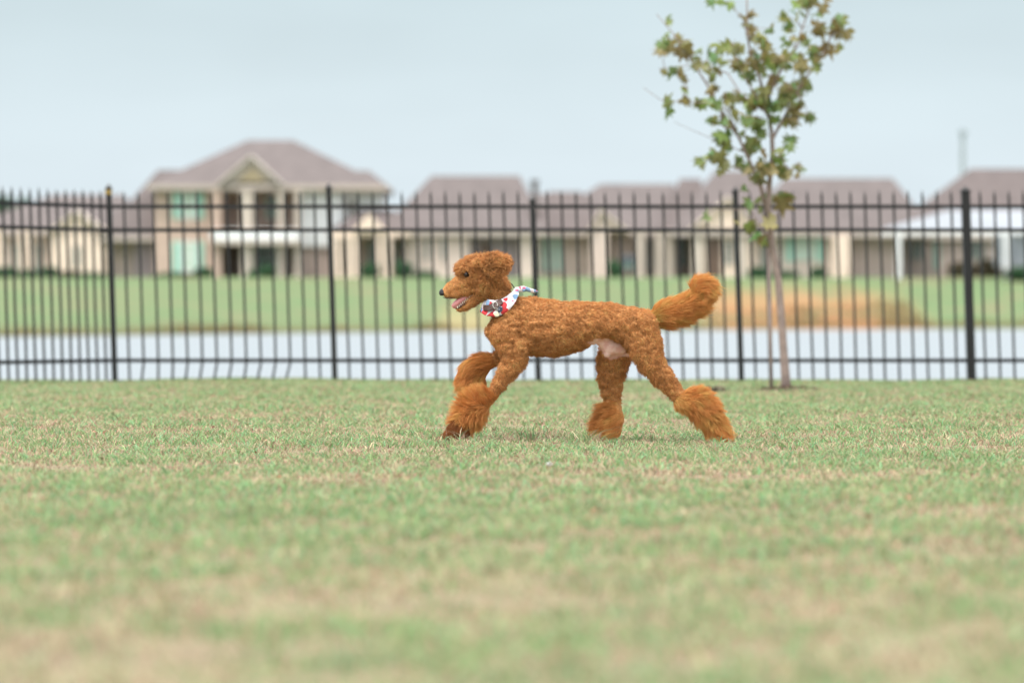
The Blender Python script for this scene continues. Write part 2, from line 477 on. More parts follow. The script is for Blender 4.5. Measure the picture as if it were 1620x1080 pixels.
def gable(h, x0, x1, yb, xp, yp, Y, wmat, depth=3.5, roof=True, inset=0.0, tmat=None):
    """front gable: triangle wall with a pitched roof running back"""
    A = Vector((pX(x0, Y), Y, pZ(yb, Y))); B = Vector((pX(x1, Y), Y, pZ(yb, Y))); C = Vector((pX(xp, Y), Y, pZ(yp, Y)))
    D = Vector((0, depth, 0))
    q = MB(); q.v = [tuple(p) for p in (A, B, C, A + D, B + D, C + D)]
    q.f = [(0, 1, 2), (5, 4, 3), (0, 2, 5, 3), (1, 4, 5, 2), (0, 3, 4, 1)]
    g = q.build('gable_wall', wmat, h)
    if roof:
        up = Vector((0, 0, 0.22)); fr = Vector((0, -0.35, 0))
        r = MB()
        for P, s in ((A, -1), (B, 1)):
            sl = (P - C).normalized() * 0.45
            P2 = P + sl
            n = len(r.v)
            pts = [C + fr, P2 + fr, P2 + D, C + D]
            r.v += [tuple(p + Vector((0, 0, 0.01))) for p in pts] + [tuple(p + up) for p in pts]
            r.f += [(n, n+1, n+2, n+3), (n+7, n+6, n+5, n+4), (n, n+4, n+5, n+1), (n+1, n+5, n+6, n+2), (n+2, n+6, n+7, n+3), (n+3, n+7, n+4, n)]
        r.build('gable_roof', tmat or M['trimd'], h)
    return g

def window(h, x0, x1, y0, y1, Y, pane=None, frame=None, shut=None, sw=9):
    X0, X1, Z0, Z1 = pX(x0, Y), pX(x1, Y), pZ(y1, Y), pZ(y0, Y)
    t = 0.09
    fr = MB()
    fr.box(X0, X1, Y - 0.08, Y - 0.003, Z0, Z0 + t); fr.box(X0, X1, Y - 0.08, Y - 0.003, Z1 - t, Z1)
    fr.box(X0, X0 + t, Y - 0.08, Y - 0.003, Z0 + t, Z1 - t); fr.box(X1 - t, X1, Y - 0.08, Y - 0.003, Z0 + t, Z1 - t)
    zm = (Z0 + Z1) / 2
    fr.box(X0 + t, X1 - t, Y - 0.07, Y - 0.003, zm - 0.03, zm + 0.03)
    w = fr.build('window', frame or M['trim'], h)
    MB().box(X0 + t, X1 - t, Y - 0.045, Y - 0.003, Z0 + t, zm - 0.03).box(X0 + t, X1 - t, Y - 0.045, Y - 0.003, zm + 0.03, Z1 - t).build('pane', pane or M['glass'], w)
    if shut:
        k = sw * Y / F
        for a, b_ in ((X0 - k - 0.02, X0 - 0.02), (X1 + 0.02, X1 + k + 0.02)):
            s = MB().box(a, b_, Y - 0.07, Y - 0.003, Z0, Z1)
            nz = int((Z1 - Z0) / 0.16)
            for i in range(nz):
                s.box(a + 0.03, b_ - 0.03, Y - 0.085, Y - 0.071, Z0 + 0.05 + i * 0.16, Z0 + 0.13 + i * 0.16)
            s.build('shutter', shut, w)
    return w

def door(h, x0, x1, y0, y1, Y, mat=None):
    X0, X1, Z0, Z1 = pX(x0, Y), pX(x1, Y), pZ(y1, Y), pZ(y0, Y)
    d = MB().box(X0, X1, Y - 0.06, Y - 0.003, Z0, Z1)
    for j in range(2):
        for i in range(2):
            wv = (X1 - X0); hv = (Z1 - Z0)
            d.box(X0 + wv * (0.12 + 0.42 * i), X0 + wv * (0.46 + 0.42 * i), Y - 0.075, Y - 0.061, Z0 + hv * (0.08 + 0.48 * j), Z0 + hv * (0.46 + 0.46 * j))
    o = d.build('door', mat or M['door'], h)
    MB().tube([(X1 - 0.12, Y - 0.13, Z0 + 1.0), (X1 - 0.12, Y - 0.13, Z0 + 1.18)], [0.02, 0.02], 6).build('handle', M['trimd'], o)

def column(h, x0, x1, y0, y1, Y, mat, front=2.2):
    X0, X1, Z0, Z1 = pX(x0, Y), pX(x1, Y), pZ(y1, Y), pZ(y0, Y)
    d = X1 - X0
    b = MB().box(X0, X1, Y - front, Y - front + d, Z0 - 0.3, Z1)
    b.box(X0 - 0.06, X1 + 0.06, Y - front - 0.06, Y - front + d + 0.06, Z1 - 0.22, Z1 - 0.003)
    b.box(X0 - 0.06, X1 + 0.06, Y - front - 0.06, Y - front + d + 0.06, Z0 - 0.3, Z0 + 0.2)
    b.build('column', mat, h)

def house(label, cat='house', Y=250, x=0):
    h = empty('house', (pX(x, Y), Y, FAR_Z))
    tag(h, label, cat, 'houses across the pond')
    return h

# low house on the far left with the cream gable
Y = 252
h = house('low house at the far left with a narrow cream front gable and dark window', x=110, Y=Y)
wall(h, -70, 80, 366, 441, Y, M['beige'])
wall(h, 80, 166, 366, 441, Y - 1.2, M['cream'], 10.2)
wall(h, 166, 214, 371, 441, Y + 0.6, M['beige'], 8)
hip(h, -80, 232, 84, 196, 366, 308, Y, depth=11)
gable(h, 78, 168, 368, 120, 338, Y - 1.2, M['cream'], 3.5, tmat=M['trim'])
window(h, 114, 128, 388, 422, Y - 1.2, frame=M['trim'])
for a, b_ in ((17, 30), (56, 70), (-30, -14)): window(h, a, b_, 385, 430, Y, frame=M['trim'])
for a in (-8, 2, 36, 48): column(h, a, a + 7, 366, 441, Y, M['cream'], 2.0)
door(h, 34, 50, 384, 440, Y)

# two-storey house
Y = 250
h = house('large two-storey tan house with a balcony, pale green shutters and a tall hipped roof', x=400, Y=Y)
wall(h, 214, 245, 375, 441, Y + 1.6, M['mauve'], 8)
wall(h, 245, 350, 293, 441, Y, M['tan'], 11)
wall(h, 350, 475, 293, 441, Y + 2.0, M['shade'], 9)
wall(h, 476, 541, 293, 380, Y + 0.3, M['white'], 9, 'siding_wall')
wall(h, 476, 528, 382, 441, Y + 0.6, M['pinkish'], 8)
wall(h, 541, 606, 293, 380, Y + 0.9, M['white'], 8, 'siding_wall')
hip(h, 236, 609, 392, 464, 293, 222, Y, depth=13.5, over=0.8, th=0.3)
hip(h, 158, 345, 250, 306, 374, 269, Y + 1.2, depth=8.5, over=0.6, mat=M['roof'])
hip(h, 500, 618, 540, 584, 297, 270, Y + 0.3, depth=7, over=0.6, mat=M['roof'])
g = gable(h, 352, 440, 288, 397, 250, Y - 0.85, M['trimd'], 4.5, tmat=simple('gable_rake', (0.50, 0.44, 0.40), 0.8))
Yg = Y - 0.87
q = MB(); A, B_, C_ = px(374, 287, Yg), px(424, 287, Yg), px(399, 263, Yg)
D_ = Vector((0, -0.05, 0)); q.v = [tuple(p) for p in (A, B_, C_, A + D_, B_ + D_, C_ + D_)]
q.f = [(3, 4, 5), (0, 2, 1), (0, 1, 4, 3), (1, 2, 5, 4), (2, 0, 3, 5)]
q.build('gable_infill', simple('gable_shingle', (0.36, 0.29, 0.19), 0.9), h)
# balcony
Xa, Xb = pX(336, Y), pX(476, Y)
MB().box(Xa, Xb, Y - 1.4, Y + 1.99, pZ(387, Y), pZ(380, Y)).build('balcony_floor', M['trim'], h)
rl = MB().box(Xa, Xb, Y - 1.4, Y - 1.30, pZ(366, Y), pZ(363, Y))
rl.box(Xa, Xb, Y - 1.38, Y - 1.32, pZ(379.9, Y), pZ(366.1, Y))
rl.build('balcony_railing', M['white'], h)
MB().box(Xa, Xb, Y - 0.3, Y + 1.9, pZ(303, Y), pZ(293.5, Y)).build('porch_beam', M['tan'], h)
for a, b_ in ((338, 351), (383, 401), (441, 449), (468, 476)):
    column(h, a, b_, 303, 363, Y, M['tan'] if a < 380 else M['trim'], 0.9)
    column(h, a, b_, 388, 441, Y, M['tan'] if a < 380 else M['trim'], 0.9)
door(h, 362, 380, 388, 440, Y + 2.0)
window(h, 405, 438, 388, 436, Y + 2.0, pane=M['glassg'], frame=M['teal'])
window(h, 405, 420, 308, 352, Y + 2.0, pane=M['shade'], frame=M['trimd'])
window(h, 422, 438, 312, 345, Y + 2.0, pane=M['glassg'], frame=M['teal'])
window(h, 286, 310, 304, 346, Y, pane=M['tealp'], frame=M['white'], shut=M['teal'], sw=12)
window(h, 286, 310, 382, 430, Y, pane=M['tealp'], frame=M['white'], shut=M['teal'], sw=12)
window(h, 550, 566, 318, 350, Y + 0.9, pane=M['glassg'], frame=M['trim'])

# low house with cream gable, right of the two-storey one
Y = 248
h = house('low beige house with two dark narrow windows behind the dog head', x=680, Y=Y)
wall(h, 530, 640, 366, 441, Y + 1.5, M['tan'], 9)
wall(h, 640, 742, 366, 441, Y, M['beige'], 10)
wall(h, 742, 822, 366, 441, Y + 0.8, M['mauve'], 9)
wall(h, 822, 850, 366, 441, Y, M['beige'], 9)
hip(h, 600, 868, 683, 822, 366, 278, Y, depth=13)
hip(h, 520, 655, 570, 622, 366, 332, Y - 0.9, depth=7, mat=M['roof_dark'])
gable(h, 556, 612, 366, 584, 338, Y - 1.9, M['cream'], 4, roof=False)
MB().box(pX(524, Y), pX(650, Y), Y - 1.7, Y - 1.2, pZ(374, Y), pZ(366.5, Y)).build('porch_beam', M['cream'], h)
for a in (530, 545, 558, 598, 612): column(h, a, a + 9, 374, 441, Y, M['cream'], 1.7)
for a, b_ in ((580, 593), (622, 634)): window(h, a, b_, 380, 424, Y + 1.5, frame=M['trimd'])
window(h, 671, 679, 377, 412, Y, frame=M['trimd']); window(h, 697, 705, 377, 412, Y, frame=M['trimd'])
door(h, 536, 552, 386, 440, Y + 1.5)
door(h, 760, 776, 384, 440, Y + 0.8)
MB().box(pX(841, Y), pX(851, Y), Y + 1.0, Y + 1.5, pZ(366, Y), pZ(288, Y)).box(pX(839, Y), pX(853, Y), Y + 0.9, Y + 1.6, pZ(288, Y), pZ(284, Y)).build('chimney', M['roof_dark'], h)

# pale-green windowed house in the middle
Y = 253
h = house('low pale house with a light green window right of the short fence post', x=900, Y=Y)
wall(h, 846, 1000, 363, 441, Y, M['beige'], 10)
wall(h, 1000, 1100, 363, 441, Y + 1.4, M['pinkish'], 8)
hip(h, 834, 1110, 950, 1066, 366, 291, Y, depth=12)
hip(h, 838, 950, 868, 920, 366, 303, Y - 0.9, depth=9, mat=M['roof_dark'])
gable(h, 932, 990, 366, 950, 336, Y - 1.6, M['beige'], 4, tmat=M['trim'])
wall(h, 934, 962, 366, 441, Y - 1.6, M['beige'], 1.5)
window(h, 856, 890, 376, 428, Y, pane=M['tealp'], frame=M['teal'])
wall(h, 964, 1003, 373, 441, Y - 0.3, M['shade'], 0.25, 'porch_shade_panel')  # dark sheet painted as the shade of the porch opening
for a in (1006, 1036, 1052): column(h, a, a + 12, 366, 441, Y, M['trim'], 1.6)
window(h, 1068, 1090, 376, 425, Y + 1.4, pane=M['glassg'], frame=M['trimd'])
window(h, 1022, 1034, 380, 428, Y + 1.4, pane=M['glass'], frame=M['trimd'])

# house behind the sapling
Y = 249
h = house('low house with a cream stucco gable and green shuttered windows behind the sapling', x=1150, Y=Y)
wall(h, 1098, 1192, 360, 441, Y, M['cream'], 10)
wall(h, 1192, 1342, 366, 441, Y + 0.7, M['beige'], 10)
wall(h, 1342, 1420, 366, 441, Y + 1.2, M['pinkish'], 9)
hip(h, 1060, 1290, 1132, 1190, 366, 270, Y, depth=13)
hip(h, 1180, 1480, 1240, 1412, 368, 282, Y + 0.5, depth=12)
hip(h, 1050, 1120, 1075, 1110, 363, 283, Y + 3, depth=9, mat=M['roof_dark'])
gable(h, 1096, 1196, 362, 1152, 316, Y - 0.3, M['cream'], 4, tmat=M['trim'])
door(h, 1118, 1141, 376, 440, Y)
window(h, 1146, 1160, 380, 420, Y, pane=M['glassg'])
window(h, 1255, 1292, 372, 414, Y + 0.7, pane=M['tealp'], frame=M['trim'], shut=M['teal'], sw=11)
window(h, 1204, 1216, 378, 424, Y + 0.7, frame=M['trim'])
wall(h, 1318, 1344, 372, 441, Y - 0.4, M['cream'], 1.0)
wall(h, 1166, 1180, 366, 441, Y - 0.35, M['trim'], 0.3)
wall(h, 1096, 1112, 366, 441, Y - 0.35, M['trim'], 0.3)

# last house on the right
Y = 254
h = house('rose brick house at the right edge with a wide hipped roof', x=1560, Y=Y)
wall(h, 1422, 1720, 372, 441, Y, M['pinkish'], 10)
hip(h, 1412, 1740, 1536, 1680, 372, 267, Y, depth=14, mat=M['roof_dark'])
window(h, 1440, 1462, 382, 412, Y, pane=M['glassg'], frame=M['trimd'])
window(h, 1478, 1486, 378, 425, Y, pane=M['glassg'], frame=M['teal'])
window(h, 1530, 1560, 380, 412, Y, pane=M['glassg'], frame=M['trimd'])
# roof behind the fence between the cream gable house and the right one
Y = 275
h = house('distant low hipped roof seen between the roofs of the middle houses', x=880, Y=Y)
wall(h, 800, 960, 330, 425, Y, M['beige'], 8)
hip(h, 780, 975, 850, 935, 335, 306, Y, depth=10)

# white shade canopy by the right house
Y = 243
c = empty('shade_canopy', (pX(1500, Y), Y, FAR_Z)); tag(c, 'white pitched fabric canopy on posts in front of the right-hand brick house', 'canopy')
q = MB()
for (A, B_, C_) in (((1392, 364, 2), (1630, 368, 0), (1500, 334, 2.6)), ((1500, 334, 2.6), (1630, 368, 0), (1660, 333, 3.0))):
    pts = [px(a, b_, Y + d) for a, b_, d in (A, B_, C_)]
    up = Vector((0, 0, 0.05)); n = len(q.v)
    q.v += [tuple(p) for p in pts] + [tuple(p + up) for p in pts]
    q.f += [(n, n+1, n+2), (n+5, n+4, n+3), (n, n+3, n+4, n+1), (n+1, n+4, n+5, n+2), (n+2, n+5, n+3, n)]
q.build('canopy_cloth', M['canvas'], c)
MB().box(pX(1392, Y), pX(1640, Y), Y - 0.1, Y + 0.05, pZ(371, Y), pZ(366, Y)).build('edge_beam', M['white'], c)
for a in (1418, 1588):
    MB().box(pX(a, Y), pX(a + 7, Y), Y - 0.1, Y + 0.2, pZ(441, Y) - 0.4, pZ(371.1, Y)).build('post', M['white'], c)
q = MB()
n = 10
for i in range(n):
    xa, xb = 1574 + i * 7.0, 1574 + (i + 1) * 7.0
    d = 0.12 * (i % 2)
    q.box(pX(xa, Y), pX(xb, Y), Y + 0.35 + d, Y + 0.40 + d, pZ(420 + (i % 3), Y), pZ(371.2, Y))
q.build('side_curtain', M['canvas'], c)

# thin utility pole far behind
Y = 330
p = empty('utility_pole', (pX(1523, Y), Y, FAR_Z)); tag(p, 'tall thin grey utility pole rising above the right-hand roof', 'pole')
MB().tube([(pX(1523, Y), Y, FAR_Z - 0.5), (pX(1523, Y), Y, pZ(205, Y))], [0.24, 0.17], 10).build('mast', simple('pole_grey', (0.30, 0.34, 0.36), 0.8), p)
MB().box(pX(1521, Y) - .3, pX(1525, Y) + .3, Y - 0.32, Y - 0.2, pZ(213, Y), pZ(209, Y)).build('crossarm', simple('crossarm_grey', (0.28, 0.32, 0.34), 0.8), p)

# ---- foliage
def leaf_cloud(rng, c, r, n, size, flat=1.0):
    """small leaf quads spread through a lumpy ellipsoid"""
    d = rng.normal(size=(n, 3)); d /= np.linalg.norm(d, axis=1)[:, None]
    rr = rng.random(n) ** 0.45
    lump = 0.72 + 0.5 * vnoise(d * 2.2 + np.array(c) * 0.7, 31)
    p = np.array(c) + d * (rr * lump)[:, None] * np.array(r)
    a = rng.normal(size=(n, 3)); a /= np.linalg.norm(a, axis=1)[:, None]
    b_ = np.cross(a, rng.normal(size=(n, 3))); b_ /= np.linalg.norm(b_, axis=1)[:, None]
    s = size * (0.6 + 0.8 * rng.random(n))[:, None]
    v = np.stack([p - a * s, p + b_ * s * 0.6, p + a * s, p - b_ * s * 0.6], 1).reshape(-1, 3)
    f = np.arange(4 * n).reshape(n, 4)
    return v, f
def leaf_mat(name, c1, c2, c3=None, tl=0.35):
    m, t, b, out = new_mat(name)
    g = t.nodes.new('ShaderNodeNewGeometry')
    r = t.nodes.new('ShaderNodeValToRGB')
    t.links.new(g.outputs['Random Per Island'], r.inputs[0])
    cr = r.color_ramp; cr.elements[0].color = (*c1, 1); cr.elements[1].color = (*(c3 or c2), 1)
    if c3: e = cr.elements.new(0.72); e.color = (*c2, 1)
    t.links.new(r.outputs[0], b.inputs['Base Color']); b.inputs['Roughness'].default_value = 0.55
    tr = t.nodes.new('ShaderNodeBsdfTranslucent'); t.links.new(r.outputs[0], tr.inputs['Color'])
    mx = t.nodes.new('ShaderNodeMixShader'); mx.inputs[0].default_value = tl
    t.links.new(b.outputs[0], mx.inputs[1]); t.links.new(tr.outputs[0], mx.inputs[2]); t.links.new(mx.outputs[0], out.inputs[0])
    return m
M['shrub'] = leaf_mat('shrub_leaf', (0.035, 0.10, 0.045), (0.06, 0.15, 0.06))
M['shrubb'] = leaf_mat('shrub_leaf_russet', (0.07, 0.10, 0.045), (0.16, 0.09, 0.06))
M['tree'] = leaf_mat('tree_leaf', (0.04, 0.09, 0.05), (0.08, 0.15, 0.07))
M['bark'] = simple('bark', (0.16, 0.115, 0.085), 0.9, bump=0.5)
rs = np.random.default_rng(9)
def shrub(x0, x1, yt, Y, label, mat, yb=440):
    c = ((pX(x0, Y) + pX(x1, Y)) / 2, Y, (pZ(yt, Y) + pZ(yb, Y)) / 2)
    r = ((pX(x1, Y) - pX(x0, Y)) / 2 * 1.1, 0.9, (pZ(yt, Y) - pZ(yb, Y)) / 2 * 1.2)
    h = empty('shrub', (c[0], Y, FAR_Z)); tag(h, label, 'shrub', 'shrubs along the house walls')
    v, f = leaf_cloud(rs, c, r, int(500 + 60 * (x1 - x0)), 0.11)
    np_mesh('foliage', v, f, mat, h)
    st = MB()
    for k in range(4):
        st.tube([(c[0] + (k - 1.5) * 0.08, Y, FAR_Z - 0.3), (c[0] + (k - 1.5) * r[0] * 0.4, Y + 0.1 * k - 0.2, c[2])], [0.03, 0.012], 5)
    st.build('stem', M['bark'], h)
S, SB = M['shrub'], M['shrubb']
for a in ((-20, 30, 424, 246, 'low dark shrub at the left picture edge below the porch', S), (30, 62, 428, 246, 'small dark shrub between the two left porch windows', S),
          (66, 92, 424, 245.5, 'dark shrub left of the cream gable wall', S), (92, 128, 430, 245, 'russet shrub under the narrow window of the cream gable', SB),
          (128, 165, 432, 245, 'low green shrub at the right foot of the cream gable wall', S),
          (246, 300, 433, 246, 'low shrub below the left shuttered window of the two-storey house', S), (306, 336, 425, 245, 'rounded dark shrub left of the balcony porch', S),
          (392, 406, 428, 246, 'narrow shrub at the foot of the pale porch column', S), (408, 440, 420, 246.5, 'green shrub below the lower balcony window', S),
          (574, 600, 418, 244, 'dark upright shrub under the left gable porch', S), (625, 652, 416, 244, 'rounded shrub at the corner of the beige house', S),
          (655, 690, 430, 244, 'low shrub left of the dog muzzle below the narrow window', S),
          (962, 984, 414, 245, 'bright green shrub on the middle house porch', S),
          (1186, 1218, 424, 244, 'deep green shrub behind the sapling stake', S), (1226, 1262, 430, 244, 'low shrub right of the sapling trunk', S),
          (1282, 1306, 424, 244, 'small shrub below the right shuttered window', S),
          (1498, 1545, 417, 245, 'wide russet shrub left of the thick fence post', SB), (1545, 1585, 412, 245, 'russet shrub right of the thick fence post', SB),
          (1590, 1640, 424, 242, 'dark green shrub at the right picture edge by the canopy', S)):
    shrub(*a)
# covered barbecue on the middle porch
Y = 246
g = empty('barbecue_grill', (pX(992, Y), Y, FAR_Z)); tag(g, 'dark covered barbecue grill on the middle house porch', 'grill')
X0, X1 = pX(983, Y), pX(1004, Y)
MB().tube([(X0, Y, pZ(413, Y)), (X0 + .05, Y, pZ(411, Y)), (X1 - .05, Y, pZ(411, Y)), (X1, Y, pZ(413, Y))], [0.18, 0.3, 0.3, 0.18], 12).build('lid', simple('grill_black', (0.03, 0.04, 0.05), 0.5), g)
MB().box(X0 + .05, X1 - .05, Y - .25, Y + .25, pZ(425, Y), pZ(413, Y)).build('firebox', M['glass'], g)
for sx in (X0 + .08, X1 - .14):
    for sy in (-.22, .16): MB().box(sx, sx + .06, Y + sy, Y + sy + .06, FAR_Z - .2, pZ(425.2, Y)).build('leg', M['glass'], g)

# trees far at the left
for (xa, xb, yt, Y, lab) in ((-60, 30, 308, 300, 'dark tree at the left picture edge above the low roof'), (10, 72, 318, 310, 'smaller dark tree right of the left-edge tree')):
    t_ = empty('tree', (pX((xa + xb) / 2, Y), Y, FAR_Z)); tag(t_, lab, 'tree', 'trees beyond the left house')
    c = ((pX(xa, Y) + pX(xb, Y)) / 2, Y, pZ(yt, Y) - 1.9)
    v, f = leaf_cloud(rs, c, ((pX(xb, Y) - pX(xa, Y)) / 2, 2.5, 2.0), 4500, 0.2)
    np_mesh('crown', v, f, M['tree'], t_)
    MB().tube([(c[0], Y, FAR_Z - 0.3), (c[0] + 0.1, Y, c[2] - 1), (c[0] - 0.1, Y, c[2] + 1)], [0.28, 0.2, 0.08], 8).build('trunk', M['bark'], t_)

# dry reeds and weeds along the far waterline
def reeds():
    rng = np.random.default_rng(14); n = 16000
    xx = rng.uniform(-26, 32, n); s = shore(xx)
    dens = vnoise(np.stack([xx * 0.5, 0*xx, 0*xx], 1), 41)
    keep = rng.random(n) < 0.08 + dens * 0.4 + ((xx > 10.5) & (xx < 23.5)) * 0.6
    xx = xx[keep]; s = s[keep]; dens = dens[keep]; n = len(xx)
    right = (xx > 10.5) & (xx < 23.5)
    yy = s + 0.9 + rng.random(n) ** 1.6 * np.where(right, 14, 3.0)
    zz = ground_z(xx, yy)
    hh = (0.12 + 0.25 * rng.random(n)) * (0.5 + dens)
    ang = rng.random(n) * math.pi; w = 0.02 + 0.02 * rng.random(n)
    dx = rng.normal(size=n) * 0.08
    v = np.stack([np.stack([xx - w*np.cos(ang), yy - w*np.sin(ang), zz - 0.02], 1), np.stack([xx + w*np.cos(ang), yy + w*np.sin(ang), zz - 0.02], 1), np.stack([xx + dx, yy, zz + hh], 1)], 1).reshape(-1, 3)
    o = np_mesh('dry_reeds', v, np.arange(3*n).reshape(n, 3), leaf_mat('dry_reed', (0.30, 0.19, 0.10), (0.20, 0.16, 0.07), (0.13, 0.17, 0.06)))
    tag(o, 'dry brown reeds and weeds along the far waterline', 'reeds', kind='stuff')
reeds()

# ------------------------------------------------------------------ metal picket fence
FY = F * H / 112.0            # 29.67 m
SH = -10.0 / 305.0            # the whole fence leans a little to the left
def make_fence():
    blk = simple('black_powder_coat', (0.005, 0.005, 0.006), 0.5, var=0.15, scale=8)
    fe = empty('metal_fence', (pX(852, FY), FY, 0))
    tag(fe, 'black metal picket fence with three rails standing between lawn and pond', 'fence')
    zt, zr1, zr2, zr3 = pZ(300, FY), pZ(327, FY), pZ(364, FY), pZ(570, FY)
    def fdepth(x):                       # world Y of the fence line at world X (it turns forward at the left post)
        xc = pX(182, FY)
        return FY if x >= xc else FY - (xc - x) * 1.46
    posts = [(182, 290, 0.021), (530, 289, 0.021), (852, 309, 0.023), (1173, 294, 0.021), (1537, 294, 0.033), (1880, 294, 0.021)]
    # column positions at ground level
    def post(X, Yp, ztop, w, sticker=False):
        b = MB(); sh = SH
        b.box(X - w, X + w, Yp - w, Yp + w, -0.15, ztop - 0.05, sh, 0)
        o = b.build('post', blk, fe)
        c = MB(); dx = sh * (ztop - 0.05)
        z = ztop - 0.05
        c.box(X + dx - w - .006, X + dx + w + .006, Yp - w - .006, Yp + w + .006, z + 0.001, z + 0.014)
        n = len(c.v); k = w + .002
        c.v += [(X+dx-k, Yp-k, z+.0142), (X+dx+k, Yp-k, z+.0142), (X+dx+k, Yp+k, z+.0142), (X+dx-k, Yp+k, z+.0142), (X+dx, Yp, z+.05)]
        c.f += [(n, n+1, n+4), (n+1, n+2, n+4), (n+2, n+3, n+4), (n+3, n, n+4)]
        c.build('cap', blk, o)
        f2 = MB().box(X - w*2.1, X + w*2.1, Yp - w*2.1, Yp + w*2.1, -0.02, 0.016)
        f2.build('base_plate', blk, o)
        if sticker:
            zz = ztop - 0.085
            MB().box(X + dx - w - .003, X + dx + w + .003, Yp - w - .003, Yp - w - .0005, zz, zz + .035).build('sticker', simple('yellow_sticker', (0.30, 0.20, 0.04), 0.5), o)
    for i, (xx, yt, w) in enumerate(posts): post(pX(xx, FY), FY, pZ(yt, FY), w, i == 0)
    Xl = pX(182, FY); Xe = Xl - 1.32
    post(Xe, fdepth(Xe), pZ(290, FY), 0.021)
    def rail(xa, xb, z, hw=0.015, zb=None):
        ya, yb = fdepth(xa), fdepth(xb)
        z2 = z if zb is None else zb
        b = MB(); dxa = SH * z; dxb = SH * z2
        A = Vector((xa + dxa, ya, z)); B_ = Vector((xb + dxb, yb, z2)); s = Vector((0, 0.014, 0)); u = Vector((0, 0, hw))
        n = 0
        b.v = [tuple(q) for q in (A - s - u, B_ - s - u, B_ + s - u, A + s - u, A - s + u, B_ - s + u, B_ + s + u, A + s + u)]
        b.f = [(0, 3, 2, 1), (4, 5, 6, 7), (0, 1, 5, 4), (1, 2, 6, 5), (2, 3, 7, 6), (3, 0, 4, 7)]
        b.build('rail', blk, fe)
    PX = [pX(p[0], FY) for p in posts]
    for i in range(len(PX) - 1):
        xa, xb = PX[i] + posts[i][2] + .002, PX[i+1] - posts[i+1][2] - .002
        for z in (zr1, zr2, zr3): rail(xa, xb, z)
    for z in (zr1, zr2, zr3): rail(Xe + .022, Xl - .022, z)
    rng = random.Random(4)
    def picket(X, Yp, bend=0.0):
        w = 0.0088
        zb = 0.012 + rng.uniform(-.004, .006); ztp = zt + rng.uniform(-.006, .006)
        tw = rng.uniform(-.004, .004)
        b = MB()
        levels = [(zb, bend), (zb + 0.06, bend * 0.55), (zr3 - 0.015, 0), (zr3 + .4, tw), (zr2, 0), (ztp - 0.05, 0), (ztp - 0.046, 0)]
        ws = [w, w, w, w, w, w, w * 0.85]
        for (z, dx), ww in zip(levels, ws):
            for sx, sy in ((-1, -1), (1, -1), (1, 1), (-1, 1)):
                b.v.append((X + SH * z + dx + sx * ww, Yp + sy * ww, z))
        m = len(levels)
        b.v.append((X + SH * ztp, Yp, ztp))
        for i in range(m - 1):
            for k in range(4):
                b.f.append((i*4+k, i*4+(k+1) % 4, (i+1)*4+(k+1) % 4, (i+1)*4+k))
        b.f.append((3, 2, 1, 0))
        for k in range(4): b.f.append(((m-1)*4+k, (m-1)*4+(k+1) % 4, m*4))
        b.build('picket', blk, fe)
    counts = [15, 14, 14, 16, 15]
    for i, c in enumerate(counts):
        for k in range(1, c):
            X = PX[i] + (PX[i+1] - PX[i]) * k / c
            bend = 0.0
            if i == 0 and 2 <= k <= 12: bend = [0, 0, -.03, -.008, -.014, -.03, -.034, -.038, -.04, -.03, -.046, -.042, -.055][k] * .7
            picket(X, FY, bend)
    for k in range(1, 23):
        X = Xl - 1.32 * k / 23.0
        picket(X, fdepth(X))
make_fence()

